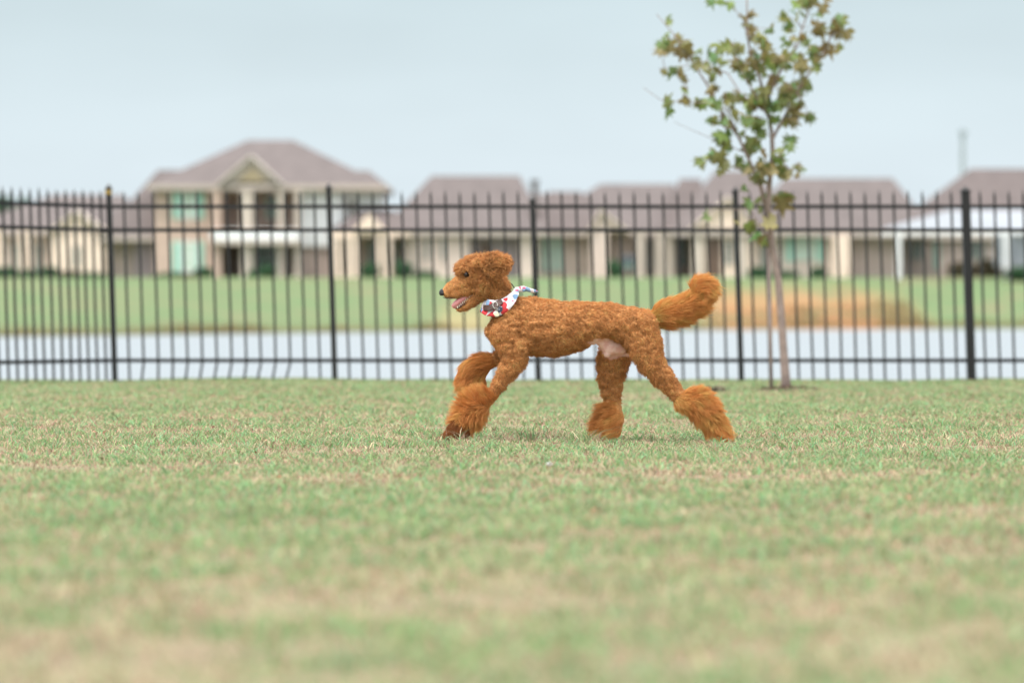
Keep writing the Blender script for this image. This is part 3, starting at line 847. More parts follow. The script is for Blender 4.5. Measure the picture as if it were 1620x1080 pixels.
# ------------------------------------------------------------------ staked sapling
TY = 25.96
def make_sapling():
    def Z5(x, y, d=0.0):                  # tracing coordinates of the crown close-up -> world
        return px(1000 + x / 2.842, y / 2.842, TY + d)
    bark = simple('young_bark', (0.25, 0.19, 0.165), 0.85, var=0.25, scale=14, bump=0.5, bscale=60)
    t = empty('sapling', (pX(1243, TY), TY, 0))
    tag(t, 'slender young tree with sparse green and browning leaves right of the dog', 'tree')
    trunk = [px(1244, 623, TY), px(1243, 600, TY), px(1240, 560, TY), px(1236, 500, TY), px(1231, 440, TY), px(1222, 390, TY), px(1215, 330, TY), px(1218, 285, TY), Z5(632, 690), Z5(628, 600), Z5(615, 520, .03)]
    MB().tube(trunk, [.040, .032, .028, .026, .024, .022, .020, .017, .016, .014, .011], 10).build('trunk', bark, t, True)
    br = [
        ([px(1216, 345, TY), Z5(575, 830), Z5(545, 760, -.05), Z5(480, 620, -.1), Z5(400, 500, -.15), Z5(330, 370, -.2), Z5(270, 280, -.2), Z5(200, 170, -.25), Z5(110, 65, -.3)], .013, .0025),
        ([Z5(625, 640), Z5(660, 570, .05), Z5(700, 500, .12), Z5(760, 380, .2), Z5(850, 260, .25), Z5(900, 150, .3), Z5(945, 90, .3)], .011, .003),
        ([Z5(615, 520, .03), Z5(600, 450), Z5(570, 340, -.05), Z5(530, 240, -.08), Z5(520, 160, -.1), Z5(517, 60, -.1), Z5(515, -60, -.1)], .012, .004),
        ([Z5(605, 460), Z5(650, 350, .1), Z5(740, 200, .2), Z5(790, 60, .25), Z5(812, -70, .3)], .010, .003),
        ([Z5(470, 600, -.1), Z5(430, 500, -.2), Z5(370, 462, -.25), Z5(250, 462, -.3), Z5(130, 450, -.35), Z5(50, 395, -.38)], .006, .0015),
        ([Z5(560, 800), Z5(500, 765, .1), Z5(430, 745, .15), Z5(330, 720, .2)], .006, .002),
        ([Z5(520, 690, .0), Z5(440, 660, -.1), Z5(350, 620, -.2), Z5(190, 550, -.3)], .004, .0012),
        ([Z5(635, 720), Z5(670, 700, -.1), Z5(700, 760, -.15), Z5(745, 765, -.2)], .006, .002),
        ([Z5(600, 470), Z5(500, 440, .1), Z5(430, 330, .2), Z5(300, 290, .25), Z5(200, 300, .3), Z5(120, 310, .3)], .006, .002),
        ([Z5(620, 540), Z5(560, 440, -.15), Z5(480, 300, -.25), Z5(450, 200, -.3)], .007, .002),
        ([Z5(600, 450), Z5(660, 330, -.15), Z5(720, 240, -.2), Z5(780, 170, -.25)], .007, .002),
        ([Z5(525, 200, -.1), Z5(500, 90, -.1), Z5(440, 20, -.15), Z5(370, -10, -.2)], .004, .0015),
        ([px(1220, 380, TY), Z5(575, 1020, -.1), Z5(530, 940, -.12), Z5(345, 950, -.2)], .006, .002),
        ([px(1219, 350, TY), Z5(660, 960, .05), Z5(665, 880, .08)], .006, .002),
        ([Z5(740, 410, .15), Z5(780, 480, .15), Z5(795, 540, .15)], .004, .0015),
    ]
    TW = {}
    brm = [(MB().tube(pts, [ra + (rb - ra) * i / (len(pts) - 1) for i in range(len(pts))], 6), pts) for pts, ra, rb in br]
    # leaves: (x, y, how many, hue 0 green 1 yellow-green 2 brown)
    cl = [(155,190,4,0),(185,175,3,0),(140,205,2,1),(205,205,3,1),(155,88,2,0),(250,195,2,2),(235,225,2,2),(295,240,3,0),(200,310,3,0),(225,335,2,2),(215,350,1,2),(235,392,2,0),(150,300,1,0),(155,465,4,0),(220,450,4,2),(300,450,3,0),(365,470,3,0),(300,295,3,1),(335,300,3,1),(375,322,4,1),(350,345,2,1),(360,400,4,2),(410,270,3,1),(450,205,3,0),(475,225,2,1),(480,280,4,1),(500,290,3,1),(510,75,3,2),(525,95,2,2),(550,160,4,1),(575,160,2,1),(600,200,3,1),(610,240,4,1),(560,250,3,1),(620,130,2,0),(700,65,2,0),(745,80,2,0),(710,125,3,0),(695,180,3,0),(775,175,4,0),(755,165,2,1),(828,125,4,2),(905,110,5,2),(935,75,2,0),(920,145,3,2),(965,150,2,2),(880,215,4,2),(935,230,2,0),(810,220,4,1),(830,262,3,2),(820,300,3,0),(740,280,5,1),(755,300,3,1),(640,290,4,0),(690,290,3,0),(720,250,3,0),(525,345,3,0),(640,360,3,0),(780,370,3,1),(800,385,2,2),(735,400,4,1),(690,400,4,1),(740,370,3,1),(370,240,2,0),(385,215,2,0),(345,235,1,0),(430,420,2,0),(465,435,4,1),(500,420,2,0),(560,445,5,0),(590,455,4,0),(545,470,3,2),(600,470,3,0),(670,455,5,0),(690,430,3,0),(740,465,5,2),(745,500,3,2),(720,450,3,0),(530,470,3,0),(450,490,2,1),(440,440,3,1),(370,540,2,0),(410,545,2,0),(510,530,4,1),(560,540,5,1),(585,580,4,0),(545,570,3,0),(640,540,4,0),(640,480,3,0),(700,520,4,1),(705,535,2,1),(790,520,2,0),(415,608,6,0),(545,620,2,0),(480,600,2,0),(570,680,2,0),(540,670,2,0),(685,650,3,0),(355,690,4,1),(320,730,4,0),(385,710,3,1),(400,690,3,0),(440,665,2,0),(400,750,4,1),(465,715,3,0),(500,730,5,0),(590,730,4,1),(580,750,2,1),(655,705,4,0),(650,760,4,0),(690,770,4,1),(740,765,3,0),(520,840,3,1),(570,800,4,1),(555,790,3,1),(665,880,6,1),(690,865,4,0),(665,905,4,1),(530,910,5,0),(580,900,4,1),(590,950,3,1),(520,990,5,0),(545,1030,5,0),(575,1060,3,2),(600,1060,3,0),(340,955,3,1),(660,1000,2,1),(465,975,2,0),(755,3,2,0),(800,0,3,0),(850,5,2,2),(440,15,2,0),(385,0,2,0),(825,60,1,0),(610,330,2,0),(560,300,2,1),(660,260,3,1),(590,385,2,0),(530,270,3,1)]
    rng = np.random.default_rng(77)
    for (x, y, n, hue) in cl:          # a twig from the nearest branch to every cluster of leaves
        c = Z5(x, y); best = (9e9, None, None)
        for mb, pts in brm:
            for a, b2 in zip(pts[:-1], pts[1:]):
                for u in (0.1, .3, .5, .7, .9):
                    q = a.lerp(b2, u); dd = math.hypot(q.x - c.x, q.z - c.z + .04)
                    if dd < best[0]: best = (dd, q, mb)
        q = best[1]; c2 = Vector((c.x, q.y + rng.normal() * .03, c.z)); mid = q.lerp(c2, .5) + Vector((0, 0, .012 + .02 * rng.random()))
        if best[0] > .02: best[2].tube([q, mid, c2], [.0028, .002, .001], 4)
        TW[(x, y)] = c2.y - TY
    for mb, pts in brm: mb.build('branch', bark, t, True)
    lobes = [(-.02, 0), (-.34, -.10), (-.62, .26), (-.30, .40), (-.56, .80), (-.16, .66), (0, 1.12), (.16, .66), (.56, .80), (.30, .40), (.62, .26), (.34, -.10), (.02, 0)]
    V = []; Fc = []; C = []
    greens = [(0.18, 0.26, 0.06), (0.23, 0.31, 0.09), (0.13, 0.20, 0.055), (0.16, 0.30, 0.11)]
    yell = [(0.28, 0.28, 0.09), (0.25, 0.26, 0.11), (0.32, 0.28, 0.12), (0.19, 0.26, 0.09)]
    brn = [(0.25, 0.19, 0.075), (0.20, 0.17, 0.065), (0.28, 0.24, 0.09), (0.17, 0.17, 0.06)]
    for (x, y, n, hue) in cl:
        for k in range(max(1, n // 2) if y > 835 else n + (n > 1)):
            depth = TW[(x, y)] + rng.normal() * 0.05
            c = np.array(Z5(x + rng.normal() * (10 if n > 1 else 4), y + rng.normal() * 9, depth))
            s = 0.066 * (0.55 + 0.85 * rng.random()) * (1.35 if y > 840 or (x, y) == (415, 608) else 1.0)
            ax = rng.normal(size=3) * np.array([1, .7, .55]) + np.array([0, 0, -.55]); ax /= np.linalg.norm(ax)
            side = np.cross(ax, rng.normal(size=3) * np.array([.6, 1, .5])); side /= np.linalg.norm(side)
            nrm = np.cross(ax, side)
            base = len(V)
            fold = 0.25 + 0.35 * rng.random(); curl = rng.normal() * 0.35
            V.append(tuple(c + ax * s * 0.42 - nrm * s * 0.05))
            for (lx, ly) in lobes:
                w = nrm * s * (abs(lx) * fold + curl * ly * ly * 0.5)
                V.append(tuple(c + side * lx * s * (.9 + .4 * rng.random()) + ax * ly * s * (.8 + .35 * rng.random()) + w))
            m = len(lobes)
            for i in range(m - 1): Fc.append((base, base + 1 + i, base + 2 + i))
            pal = (greens, yell, brn)[hue] if rng.random() < 0.72 else (greens, yell, brn)[int(rng.integers(0, 3))]
            col = np.array(pal[int(rng.integers(0, 4))]) * (0.8 + 0.4 * rng.random())
            edge = col * 0.5 + np.array([0.20, 0.12, 0.05]) * 0.5 if rng.random() < 0.5 else col
            C.append((*col, 1))
            for i, (lx, ly) in enumerate(lobes):
                C.append((*(edge if (0 < i < m - 1) else col), 1))
    m, tt, b, out = new_mat('sapling_leaf')
    at = tt.nodes.new('ShaderNodeAttribute'); at.attribute_name = 'leafcol'
    tt.links.new(at.outputs['Color'], b.inputs['Base Color']); b.inputs['Roughness'].default_value = 0.5
    tr = tt.nodes.new('ShaderNodeBsdfTranslucent'); tt.links.new(at.outputs['Color'], tr.inputs['Color'])
    mx = tt.nodes.new('ShaderNodeMixShader'); mx.inputs[0].default_value = 0.4
    tt.links.new(b.outputs[0], mx.inputs[1]); tt.links.new(tr.outputs[0], mx.inputs[2]); tt.links.new(mx.outputs[0], out.inputs[0])
    np_mesh('crown', np.array(V), np.array(Fc), m, t, attrs={'leafcol': np.array(C)})

    st = empty('tree_stake', (pX(1220, TY), TY + 0.02, 0)); tag(st, 'thin pale grey stake standing left of the sapling trunk', 'stake')
    gal = simple('weathered_stake', (0.30, 0.235, 0.215), 0.6, var=0.25, scale=10)
    MB().tube([px(1220.5, 624, TY + .02), px(1218, 500, TY + .02), px(1215.5, 380, TY + .02), px(1214.5, 335, TY + .02)], [.0125, .0125, .0122, .012], 8).build('rod', gal, st, True)
    MB().tube([px(1214.5, 335, TY + .02), px(1214.3, 330, TY + .02)], [.014, .010], 8).build('tip', simple('stake_tip', (0.2, 0.16, 0.15), 0.6), st)
    # mulch ring
    rng2 = np.random.default_rng(3); n = 1500
    cx = pX(1247, TY); a = rng2.random(n) * 2 * math.pi; r = np.sqrt(rng2.random(n)) * 0.24
    X = cx + np.cos(a) * r * 0.85; Yv = TY - 0.05 + np.sin(a) * r * 1.0
    Zv = ground_z(X, Yv) + 0.022 * (1 - r / 0.26) + 0.012 * rng2.random(n)
    d = rng2.normal(size=(n, 3)) * np.array([1, 1, .35]); d /= np.linalg.norm(d, axis=1)[:, None]; d *= (0.010 + 0.014 * rng2.random(n))[:, None]
    e_ = np.cross(d, rng2.normal(size=(n, 3))); e_ /= np.linalg.norm(e_, axis=1)[:, None]; e_ *= 0.006
    P = np.stack([X, Yv, Zv], 1)
    v = np.stack([P - d - e_, P + d - e_, P + d + e_, P - d + e_], 1).reshape(-1, 3)
    o = np_mesh('mulch', v, np.arange(4*n).reshape(n, 4), leaf_mat('mulch_chip', (0.085, 0.045, 0.03), (0.15, 0.085, 0.055), tl=0.0))
    tag(o, 'dark bark mulch ring around the sapling foot', 'mulch', kind='stuff')
    n = 420
    a = rng2.random(n) * 2 * math.pi; r = np.sqrt(rng2.random(n)) * 0.12
    X = pX(1130, 25.6) + np.cos(a) * r * 0.8; Yv = 25.6 + np.sin(a) * r * 1.6; Zv = ground_z(X, Yv) + 0.012 + 0.012 * rng2.random(n)
    P = np.stack([X, Yv, Zv], 1); d = d[:n]; e_ = e_[:n]
    v = np.stack([P - d - e_, P + d - e_, P + d + e_, P - d + e_], 1).reshape(-1, 3)
    o = np_mesh('loose_soil', v, np.arange(4*n).reshape(n, 4), leaf_mat('soil_crumb', (0.07, 0.05, 0.035), (0.12, 0.08, 0.05), tl=0.0))
    tag(o, 'small dark patch of bare crumbly soil left of the sapling', 'soil', kind='stuff')
make_sapling()
# ------------------------------------------------------------------ the dog
DY = 16.2                    # distance of the dog's middle plane
S1 = DY / F                  # metres per photograph pixel there
def zc(zx, zy):              # tracing coordinates (close-up of the whole dog) -> photograph pixels
    return 680 + zx / 3.176, 380 + zy / 3.176
def PZ(zx, zy, y=0.0):
    x, yy = zc(zx, zy); return np.array(((x - 810) * S1, DY + y, H + (HY - yy) * S1))
def PP(x, y_, y=0.0):        # photograph pixel
    return np.array(((x - 810) * S1, DY + y, H + (HY - y_) * S1))
RZ = S1 / 3.176              # metres per tracing unit

def make_dog():
    rng = np.random.default_rng(21)
    h = 0.004
    lo = np.array([PZ(20, 0)[0], DY - 0.24, -0.03]); hi = np.array([PZ(1540, 0)[0], DY + 0.24, PZ(0, 20)[2]])
    n = np.ceil((hi - lo) / h).astype(int) + 1
    ax = [lo[i] + h * np.arange(n[i]) for i in range(3)]
    vol = np.full(n, 0.5, np.float32)
    prims = []                        # for the region look-up later
    def block(mn, mx):
        i0 = np.maximum(((mn - lo) / h).astype(int), 0); i1 = np.minimum(((mx - lo) / h).astype(int) + 2, n)
        sl = tuple(slice(a, b) for a, b in zip(i0, i1))
        G = np.meshgrid(*[ax[i][sl[i]] for i in range(3)], indexing='ij', sparse=True)
        return sl, G
    def smin(a, b, k):
        hh = np.clip(0.5 + 0.5 * (b - a) / k, 0, 1)
        return b * (1 - hh) + a * hh - k * hh * (1 - hh)
    def cone(G, a, b, ra, rb, sy):
        x, y, z = G
        ab = b - a; L2 = ab[0]**2 + ab[2]**2 + (ab[1] / sy)**2 + 1e-12
        px_, py_, pz_ = x - a[0], (y - a[1]) / sy, z - a[2]
        t = np.clip((px_ * ab[0] + py_ * ab[1] / sy + pz_ * ab[2]) / L2, 0, 1)
        d = np.sqrt((px_ - t * ab[0])**2 + (py_ - t * ab[1] / sy)**2 + (pz_ - t * ab[2])**2)
        return (d - (ra + (rb - ra) * t)) * (1.0 if sy >= 1 else (0.5 + 0.5 * sy))
    def add_cone(a, b, ra, rb, sy, k, reg, flow):
        nonlocal vol
        m = max(ra, rb) * max(1, sy) + k + 0.02
        sl, G = block(np.minimum(a, b) - m, np.maximum(a, b) + m)
        d = cone(G, a, b, ra, rb, sy).astype(np.float32)
        vol[sl] = smin(vol[sl], d, k)
        prims.append((a, b, ra, rb, sy, reg, flow))
    def chain(pts, sy=1.0, k=0.018, reg='short', flow=None):
        """pts: (zx, zy, y, r) in tracing units for zx, zy, r"""
        for (p, q) in zip(pts[:-1], pts[1:]):
            a, b = PZ(p[0], p[1], p[2]), PZ(q[0], q[1], q[2])
            fl = np.array(flow, float) if flow is not None else (b - a)
            add_cone(a, b, p[3] * RZ, q[3] * RZ, sy, k, reg, fl / (np.linalg.norm(fl) + 1e-9))
    hair = 9                                  # short coat thickness in tracing units
    # trunk as a loft: column, top row, bottom row, half-width in metres
    T = [(292, 436, 478, .030), (310, 402, 520, .058), (345, 360, 555, .082), (400, 308, 574, .100), (450, 286, 582, .108), (500, 283, 584, .112), (560, 291, 590, .113),
         (640, 301, 588, .112), (700, 303, 573, .108), (760, 303, 553, .102), (820, 305, 527, .096), (880, 310, 508, .092), (940, 318, 502, .092),
         (1000, 337, 520, .093), (1050, 357, 530, .088), (1090, 385, 520, .070), (1122, 425, 495, .040)]
    tx = np.array([PZ(t[0], 0)[0] for t in T]); tt = np.array([PZ(0, t[1] + hair)[2] for t in T]); tb = np.array([PZ(0, t[2] - hair)[2] for t in T]); tw = np.array([t[3] - .007 for t in T])
    def trunk_d(x, y, z):
        c = np.interp(x, tx, (tt + tb) / 2); hh = np.interp(x, tx, (tt - tb) / 2); w = np.interp(x, tx, tw)
        ex = np.maximum(tx[0] - x, 0) + np.maximum(x - tx[-1], 0)
        yy = y - DY; zz = z - c
        # a little narrower above, deep ribs below
        ww = w * (1 - 0.16 * np.clip(zz / hh, -1, 1))
        rho = np.sqrt((yy / ww)**2 + (zz / hh)**2) + 1e-6
        d = np.sqrt(yy**2 + zz**2) * (1 - 1 / rho)
        return np.where(ex > 0, np.sqrt(np.maximum(d, 0)**2 + ex**2), np.where(rho < 0.2, -0.02, d))
    sl, G = block(np.array([tx[0] - .05, DY - .16, tb.min() - .05]), np.array([tx[-1] + .05, DY + .16, tt.max() + .05]))
    vol[sl] = np.minimum(vol[sl], trunk_d(*G).astype(np.float32))
    N_, Fv = -.082, .082                       # near and far leg planes
    # chest point, shoulder masses, rump
    chain([(318, 455, 0, 34), (400, 455, 0, 70)], 0.9, .03)
    for s in (N_, Fv):
        chain([(400, 400, s * .75, 62), (380, 480, s * .95, 60), (425, 560, s, 58)], 0.62, .028)
        chain([(1010, 430, s * .62, 88), (1065, 470, s * .75, 74)], 0.6, .03)
    # neck
    chain([(318, 225, 0, 60), (345, 285, 0, 56), (385, 350, 0, 66), (430, 400, 0, 86)], 0.95, .022, 'neck')
    # near front leg (reaching forward, paw on the turf)
    chain([(420, 540, N_, 66), (428, 590, N_, 58), (395, 650, N_ - .004, 46), (350, 720, N_ - .008, 31), (305, 782, N_ - .012, 26)], 0.72, .016)
    chain([(470, 606, N_, 10), (450, 622, N_, 22)], 0.8, .01)       # elbow
    chain([(300, 782, N_ - .012, 32), (232, 822, N_ - .014, 62), (202, 872, N_ - .016, 60), (160, 930, N_ - .018, 48)], 0.78, .014, 'long', (-0.55, 0, -.35))
    chain([(160, 930, N_ - .018, 48), (118, 968, N_ - .02, 34), (92, 984, N_ - .02, 24)], 0.95, .012, 'paw', (-0.8, 0, -.4))
    # far front leg, lifted and bent
    chain([(400, 540, Fv, 50), (360, 585, Fv, 32), (318, 606, Fv, 26)], 0.75, .016)
    chain([(310, 608, Fv, 30), (252, 628, Fv, 46), (205, 655, Fv, 50), (188, 700, Fv, 44), (178, 735, Fv, 24)], 0.8, .014, 'long', (-0.7, 0, -.7))
    chain([(240, 660, Fv, 46), (240, 705, Fv, 34)], 0.8, .014, 'long', (-0.2, 0, -1))
    # near hind leg, stretched back
    chain([(1050, 450, N_ * .8, 92), (1082, 540, N_ * .95, 74), (1112, 615, N_, 61), (1165, 685, N_, 46), (1215, 742, N_, 34), (1262, 795, N_, 27)], 0.66, .022)
    chain([(1262, 800, N_, 38), (1330, 808, N_, 58), (1382, 860, N_, 56), (1425, 925, N_, 46), (1446, 968, N_, 40)], 0.75, .016, 'long', (0.62, 0, -.78))
    chain([(1446, 968, N_, 40), (1398, 985, N_, 18)], 0.9, .012, 'paw', (-0.5, 0, -.5))
    # far hind leg, upright under the body
    chain([(985, 470, Fv * .8, 84), (935, 560, Fv, 78), (922, 625, Fv, 70), (912, 700, Fv, 56), (914, 765, Fv, 42), (924, 830, Fv, 34)], 0.68, .022)
    chain([(922, 850, Fv, 46), (915, 900, Fv, 58), (905, 950, Fv, 62)], 0.78, .014, 'long', (-0.85, 0, -.30))
    chain([(905, 955, Fv, 52), (850, 978, Fv, 26)], 0.95, .012, 'paw', (-0.9, 0, -.25))
    # bare belly and groin
    chain([(855, 492, 0, 34), (905, 532, 0.006, 40), (955, 535, 0.012, 38)], 0.75, .012, 'skin')
    chain([(886, 560, 0, 16), (893, 582, 0, 9)], 0.9, .008, 'short')
    # tail plume
    chain([(1070, 385, 0, 34), (1110, 392, 0, 30)], 1.0, .015)
    chain([(1125, 395, 0, 38), (1180, 372, 0, 58), (1262, 352, 0, 56), (1330, 318, 0, 50), (1362, 275, 0, 44)], 0.85, .012, 'tail')
    chain([(1374, 250, 0, 60), (1372, 246, 0, 60)], 0.85, .012, 'tail')
    # ---- head, traced in photograph pixels
    def hc(pts, sy=1.0, k=0.010, reg='curl', flow=(-.4, 0, -.6)):
        for (p, q) in zip(pts[:-1], pts[1:]):
            a, b = PP(p[0], p[1], p[2]), PP(q[0], q[1], q[2])
            add_cone(a, b, p[3] * S1, q[3] * S1, sy, k, reg, np.array(flow, float) / np.linalg.norm(flow))
    hc([(752, 431, 0, 21), (768, 446, 0, 22), (786, 452, 0, 17)], 1.0, .012)              # skull, cheeks, nape
    hc([(737.5, 426.5, 0, 12.8), (747, 420, 0, 11.0), (764, 417.5, 0, 8)], 1.3, .008)            # topknot
    hc([(729, 426, 0, 6.5)] * 2, 2.1, .006)                                                  # brow tuft
    hc([(748, 444, 0, 19), (735, 448, 0, 17), (722, 454.3, 0, 13.6)], 0.80, .008, 'face', (.9, 0, .15))
    hc([(722, 454.3, 0, 13.6), (712, 459, 0, 11.2), (708, 461.0, 0, 8.4)], 0.78, .006, 'face', (.9, 0, .15))
    hc([(737, 459, 0, 10.5), (722, 463, 0, 8.3), (709, 465, 0, 6.0)], 1.25, .006, 'face', (.9, 0, -.1))   # lips
    hc([(760, 464, 0, 13), (748, 474, 0, 9.5)], 0.95, .008, 'face', (.8, 0, .1))         # jaw root
    hc([(748, 475, 0, 9), (736, 484, 0, 6.2), (725, 488.6, 0, 3.6)], 1.15, .004, 'face', (.8, 0, .1))
    for s in (-1, 1):
        y0 = s * .068
        hc([(756, 415, y0 * .95, 7), (771, 418, y0 * 1.35, 11.5), (787, 417, y0 * 1.55, 12.5), (798, 417.5, y0 * 1.6, 9.5)], 0.36, .002, 'ear', (.9, 0, .1))
        hc([(767, 422, y0 * 1.35, 7), (780, 429.5, y0 * 1.5, 8), (792, 426.5, y0 * 1.58, 8.5), (800, 422, y0 * 1.6, 6.5)], 0.36, .002, 'ear', (.7, 0, -.3))
    # eye sockets
    for s in (-1, 1):
        e = PP(738.0, 434.5, s * .0430)
        sl, G = block(e - .03, e + .03)
        d = np.sqrt((G[0] - e[0])**2 + (G[1] - e[1])**2 + (G[2] - e[2])**2) - .0118
        vol[sl] = np.maximum(vol[sl], -d.astype(np.float32))

    crease = [(749, 411), (757, 420), (765, 428), (778, 438.5)]
    for s in (-1, 1):
        for p, q_ in zip(crease[:-1], crease[1:]):
            a, b_ = PP(*p, s * .074), PP(*q_, s * .078)
            sl, G = block(np.minimum(a, b_) - .03, np.maximum(a, b_) + .03)
            d = cone(G, a, b_, .0080, .0080, 2.6)
            vol[sl] = np.maximum(vol[sl], -d.astype(np.float32))
    # ---- surface nets
    s_ = vol < 0
    c8 = [s_[i:n[0]-1+i, j:n[1]-1+j, k:n[2]-1+k] for i in (0, 1) for j in (0, 1) for k in (0, 1)]
    cnt = sum(c.astype(np.int8) for c in c8)
    act = (cnt > 0) & (cnt < 8)
    idx = np.argwhere(act)
    vid = np.full(act.shape, -1, np.int64); vid[act] = np.arange(len(idx))
    acc = np.zeros((len(idx), 3)); num = np.zeros(len(idx))
    for axis in range(3):
        o1, o2 = [q for q in range(3) if q != axis]
        for a in (0, 1):
            for b in (0, 1):
                p = idx.copy(); p[:, o1] += a; p[:, o2] += b
                q = p.copy(); q[:, axis] += 1
                va = vol[p[:, 0], p[:, 1], p[:, 2]]; vb = vol[q[:, 0], q[:, 1], q[:, 2]]
                m = (va < 0) != (vb < 0)
                t = np.where(m, va / np.where(m, va - vb, 1), 0)
                pt = p.astype(float); pt[:, axis] += t
                acc[m] += pt[m]; num[m] += 1
    V = lo + acc / num[:, None] * h
    faces = []
    for axis in range(3):
        o1, o2 = (axis + 1) % 3, (axis + 2) % 3
        A = [slice(None)] * 3; B = [slice(None)] * 3
        A[axis] = slice(0, n[axis] - 1); B[axis] = slice(1, n[axis])
        e = s_[tuple(A)] != s_[tuple(B)]
        ei = np.argwhere(e)
        ok = (ei[:, o1] > 0) & (ei[:, o2] > 0) & (ei[:, o1] < n[o1] - 1) & (ei[:, o2] < n[o2] - 1)
        ei = ei[ok]
        def cid(d1, d2):
            q = ei.copy(); q[:, o1] -= d1; q[:, o2] -= d2
            return vid[q[:, 0], q[:, 1], q[:, 2]]
        quad = np.stack([cid(1, 1), cid(0, 1), cid(0, 0), cid(1, 0)], 1)
        ins = s_[ei[:, 0], ei[:, 1], ei[:, 2]]
        quad[~ins] = quad[~ins][:, ::-1]
        faces.append(quad)
    Fq = np.concatenate(faces); Fq = Fq[(Fq >= 0).all(1)]
    def normals(V):
        fn = np.cross(V[Fq[:, 2]] - V[Fq[:, 0]], V[Fq[:, 3]] - V[Fq[:, 1]])
        N = np.zeros_like(V)
        for k in range(4): np.add.at(N, Fq[:, k], fn)
        return N / (np.linalg.norm(N, axis=1)[:, None] + 1e-12), 0.5 * np.linalg.norm(fn, axis=1)
    # relax
    for _ in range(2):
        acc = np.zeros_like(V); cn = np.zeros(len(V))
        for a, b in ((0, 1), (1, 2), (2, 3), (3, 0)):
            np.add.at(acc, Fq[:, a], V[Fq[:, b]]); np.add.at(acc, Fq[:, b], V[Fq[:, a]])
            np.add.at(cn, Fq[:, a], 1); np.add.at(cn, Fq[:, b], 1)
        V = V * 0.4 + 0.6 * acc / cn[:, None]
    # ---- which part of the body each point belongs to
    def regions(P):
        best = trunk_d(P[:, 0], P[:, 1], P[:, 2]); reg = np.full(len(P), 'short', dtype='<U6'); fl = np.tile(np.array([1.0, 0, -.25]), (len(P), 1))
        for (a, b, ra, rb, sy, rg, flow) in prims:
            d = cone((P[:, 0], P[:, 1], P[:, 2]), a, b, ra, rb, sy)
            if rg == 'skin': d = d - .002
            m = d < best
            best = np.where(m, d, best); reg[m] = rg; fl[m] = flow
        return reg, fl
    reg, _ = regions(V)
    N, _ = normals(V)
    # curls of the clipped coat raise small lumps
    lump = np.zeros(len(V))
    f1, _, _ = voronoi(V / 0.019, 5); f2 = vnoise(V / 0.045, 8); f3, _, _ = voronoi(V / 0.010, 15)
    amp = np.select([np.isin(reg, ['short', 'neck']), np.isin(reg, ['curl', 'ear']), reg == 'face', reg == 'skin'], [.0078, .0105, .0034, .0004], .003)
    front = np.clip((V[:, 0] - PP(760, 0)[0]) / .1, 0, 1)
    f4 = vnoise(V / np.array([.026, .016, .013]), 28); f5 = vnoise(V / np.array([.011, .009, .008]), 29)
    lump = amp * ((0.62 - f1) * .75 * (.3 + 1.3 * vnoise(V / .06, 18)) + (f4 - .5) * 1.5 + (f5 - .5) * .7 + (f2 - 0.5) * 1.0 + (0.5 - f3) * 0.25)
    V = V + N * lump[:, None]
    N, _ = normals(V)

    # ---- body skin material: coat colour darkened for shade between curls, bare skin only where the clippers left it
    isskin = (reg == 'skin').astype(float)
    # bare inner thigh just below the flank on the far hind leg
    poly = [(790, 512), (850, 488), (905, 497), (950, 520), (990, 556), (1008, 584), (955, 590), (920, 602), (880, 590), (866, 566), (830, 546)]
    jx = V[:, 0] + (vnoise(V / .013, 91) - .5) * .016; jz = V[:, 2] + (vnoise(V / .013, 92) - .5) * .016
    inside = np.zeros(len(V), bool)
    for (p, q_) in zip(poly, poly[1:] + poly[:1]):
        a_, b2 = PZ(*p), PZ(*q_)
        cr_ = (a_[2] > jz) != (b2[2] > jz)
        xi = a_[0] + (jz - a_[2]) * (b2[0] - a_[0]) / (b2[2] - a_[2] + 1e-12)
        inside ^= cr_ & (jx < xi)
    nearleg = (V[:, 1] < DY - .072)
    isskin = (inside & ~nearleg & (V[:, 1] < DY + .11)).astype(float)
    for _ in range(2):
        acc = np.zeros(len(V)); cn = np.zeros(len(V))
        for a, b in ((0, 1), (1, 2), (2, 3), (3, 0)):
            np.add.at(acc, Fq[:, a], isskin[Fq[:, b]]); np.add.at(acc, Fq[:, b], isskin[Fq[:, a]])
            np.add.at(cn, Fq[:, a], 1); np.add.at(cn, Fq[:, b], 1)
        isskin = 0.5 * isskin + 0.5 * acc / cn
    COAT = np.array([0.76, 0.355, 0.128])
    m, t, b, out = new_mat('dog_coat')
    at = t.nodes.new('ShaderNodeAttribute'); at.attribute_name = 'bare'
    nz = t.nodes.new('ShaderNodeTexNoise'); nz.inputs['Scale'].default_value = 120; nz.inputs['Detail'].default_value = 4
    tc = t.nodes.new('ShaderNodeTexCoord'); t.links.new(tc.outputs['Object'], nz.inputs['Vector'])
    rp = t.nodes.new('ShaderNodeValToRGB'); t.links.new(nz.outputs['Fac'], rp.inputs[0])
    rp.color_ramp.elements[0].position = .35; rp.color_ramp.elements[0].color = (*(COAT * 0.42), 1)  # crease shade between the curls is put into this base colour
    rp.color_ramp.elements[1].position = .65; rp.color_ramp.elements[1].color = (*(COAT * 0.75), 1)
    nz2 = t.nodes.new('ShaderNodeTexNoise'); nz2.inputs['Scale'].default_value = 45; t.links.new(tc.outputs['Object'], nz2.inputs['Vector'])
    rp2 = t.nodes.new('ShaderNodeValToRGB'); t.links.new(nz2.outputs['Fac'], rp2.inputs[0])
    rp2.color_ramp.elements[0].position = .4; rp2.color_ramp.elements[0].color = (0.74, 0.43, 0.37, 1)
    rp2.color_ramp.elements[1].position = .62; rp2.color_ramp.elements[1].color = (0.82, 0.56, 0.50, 1)
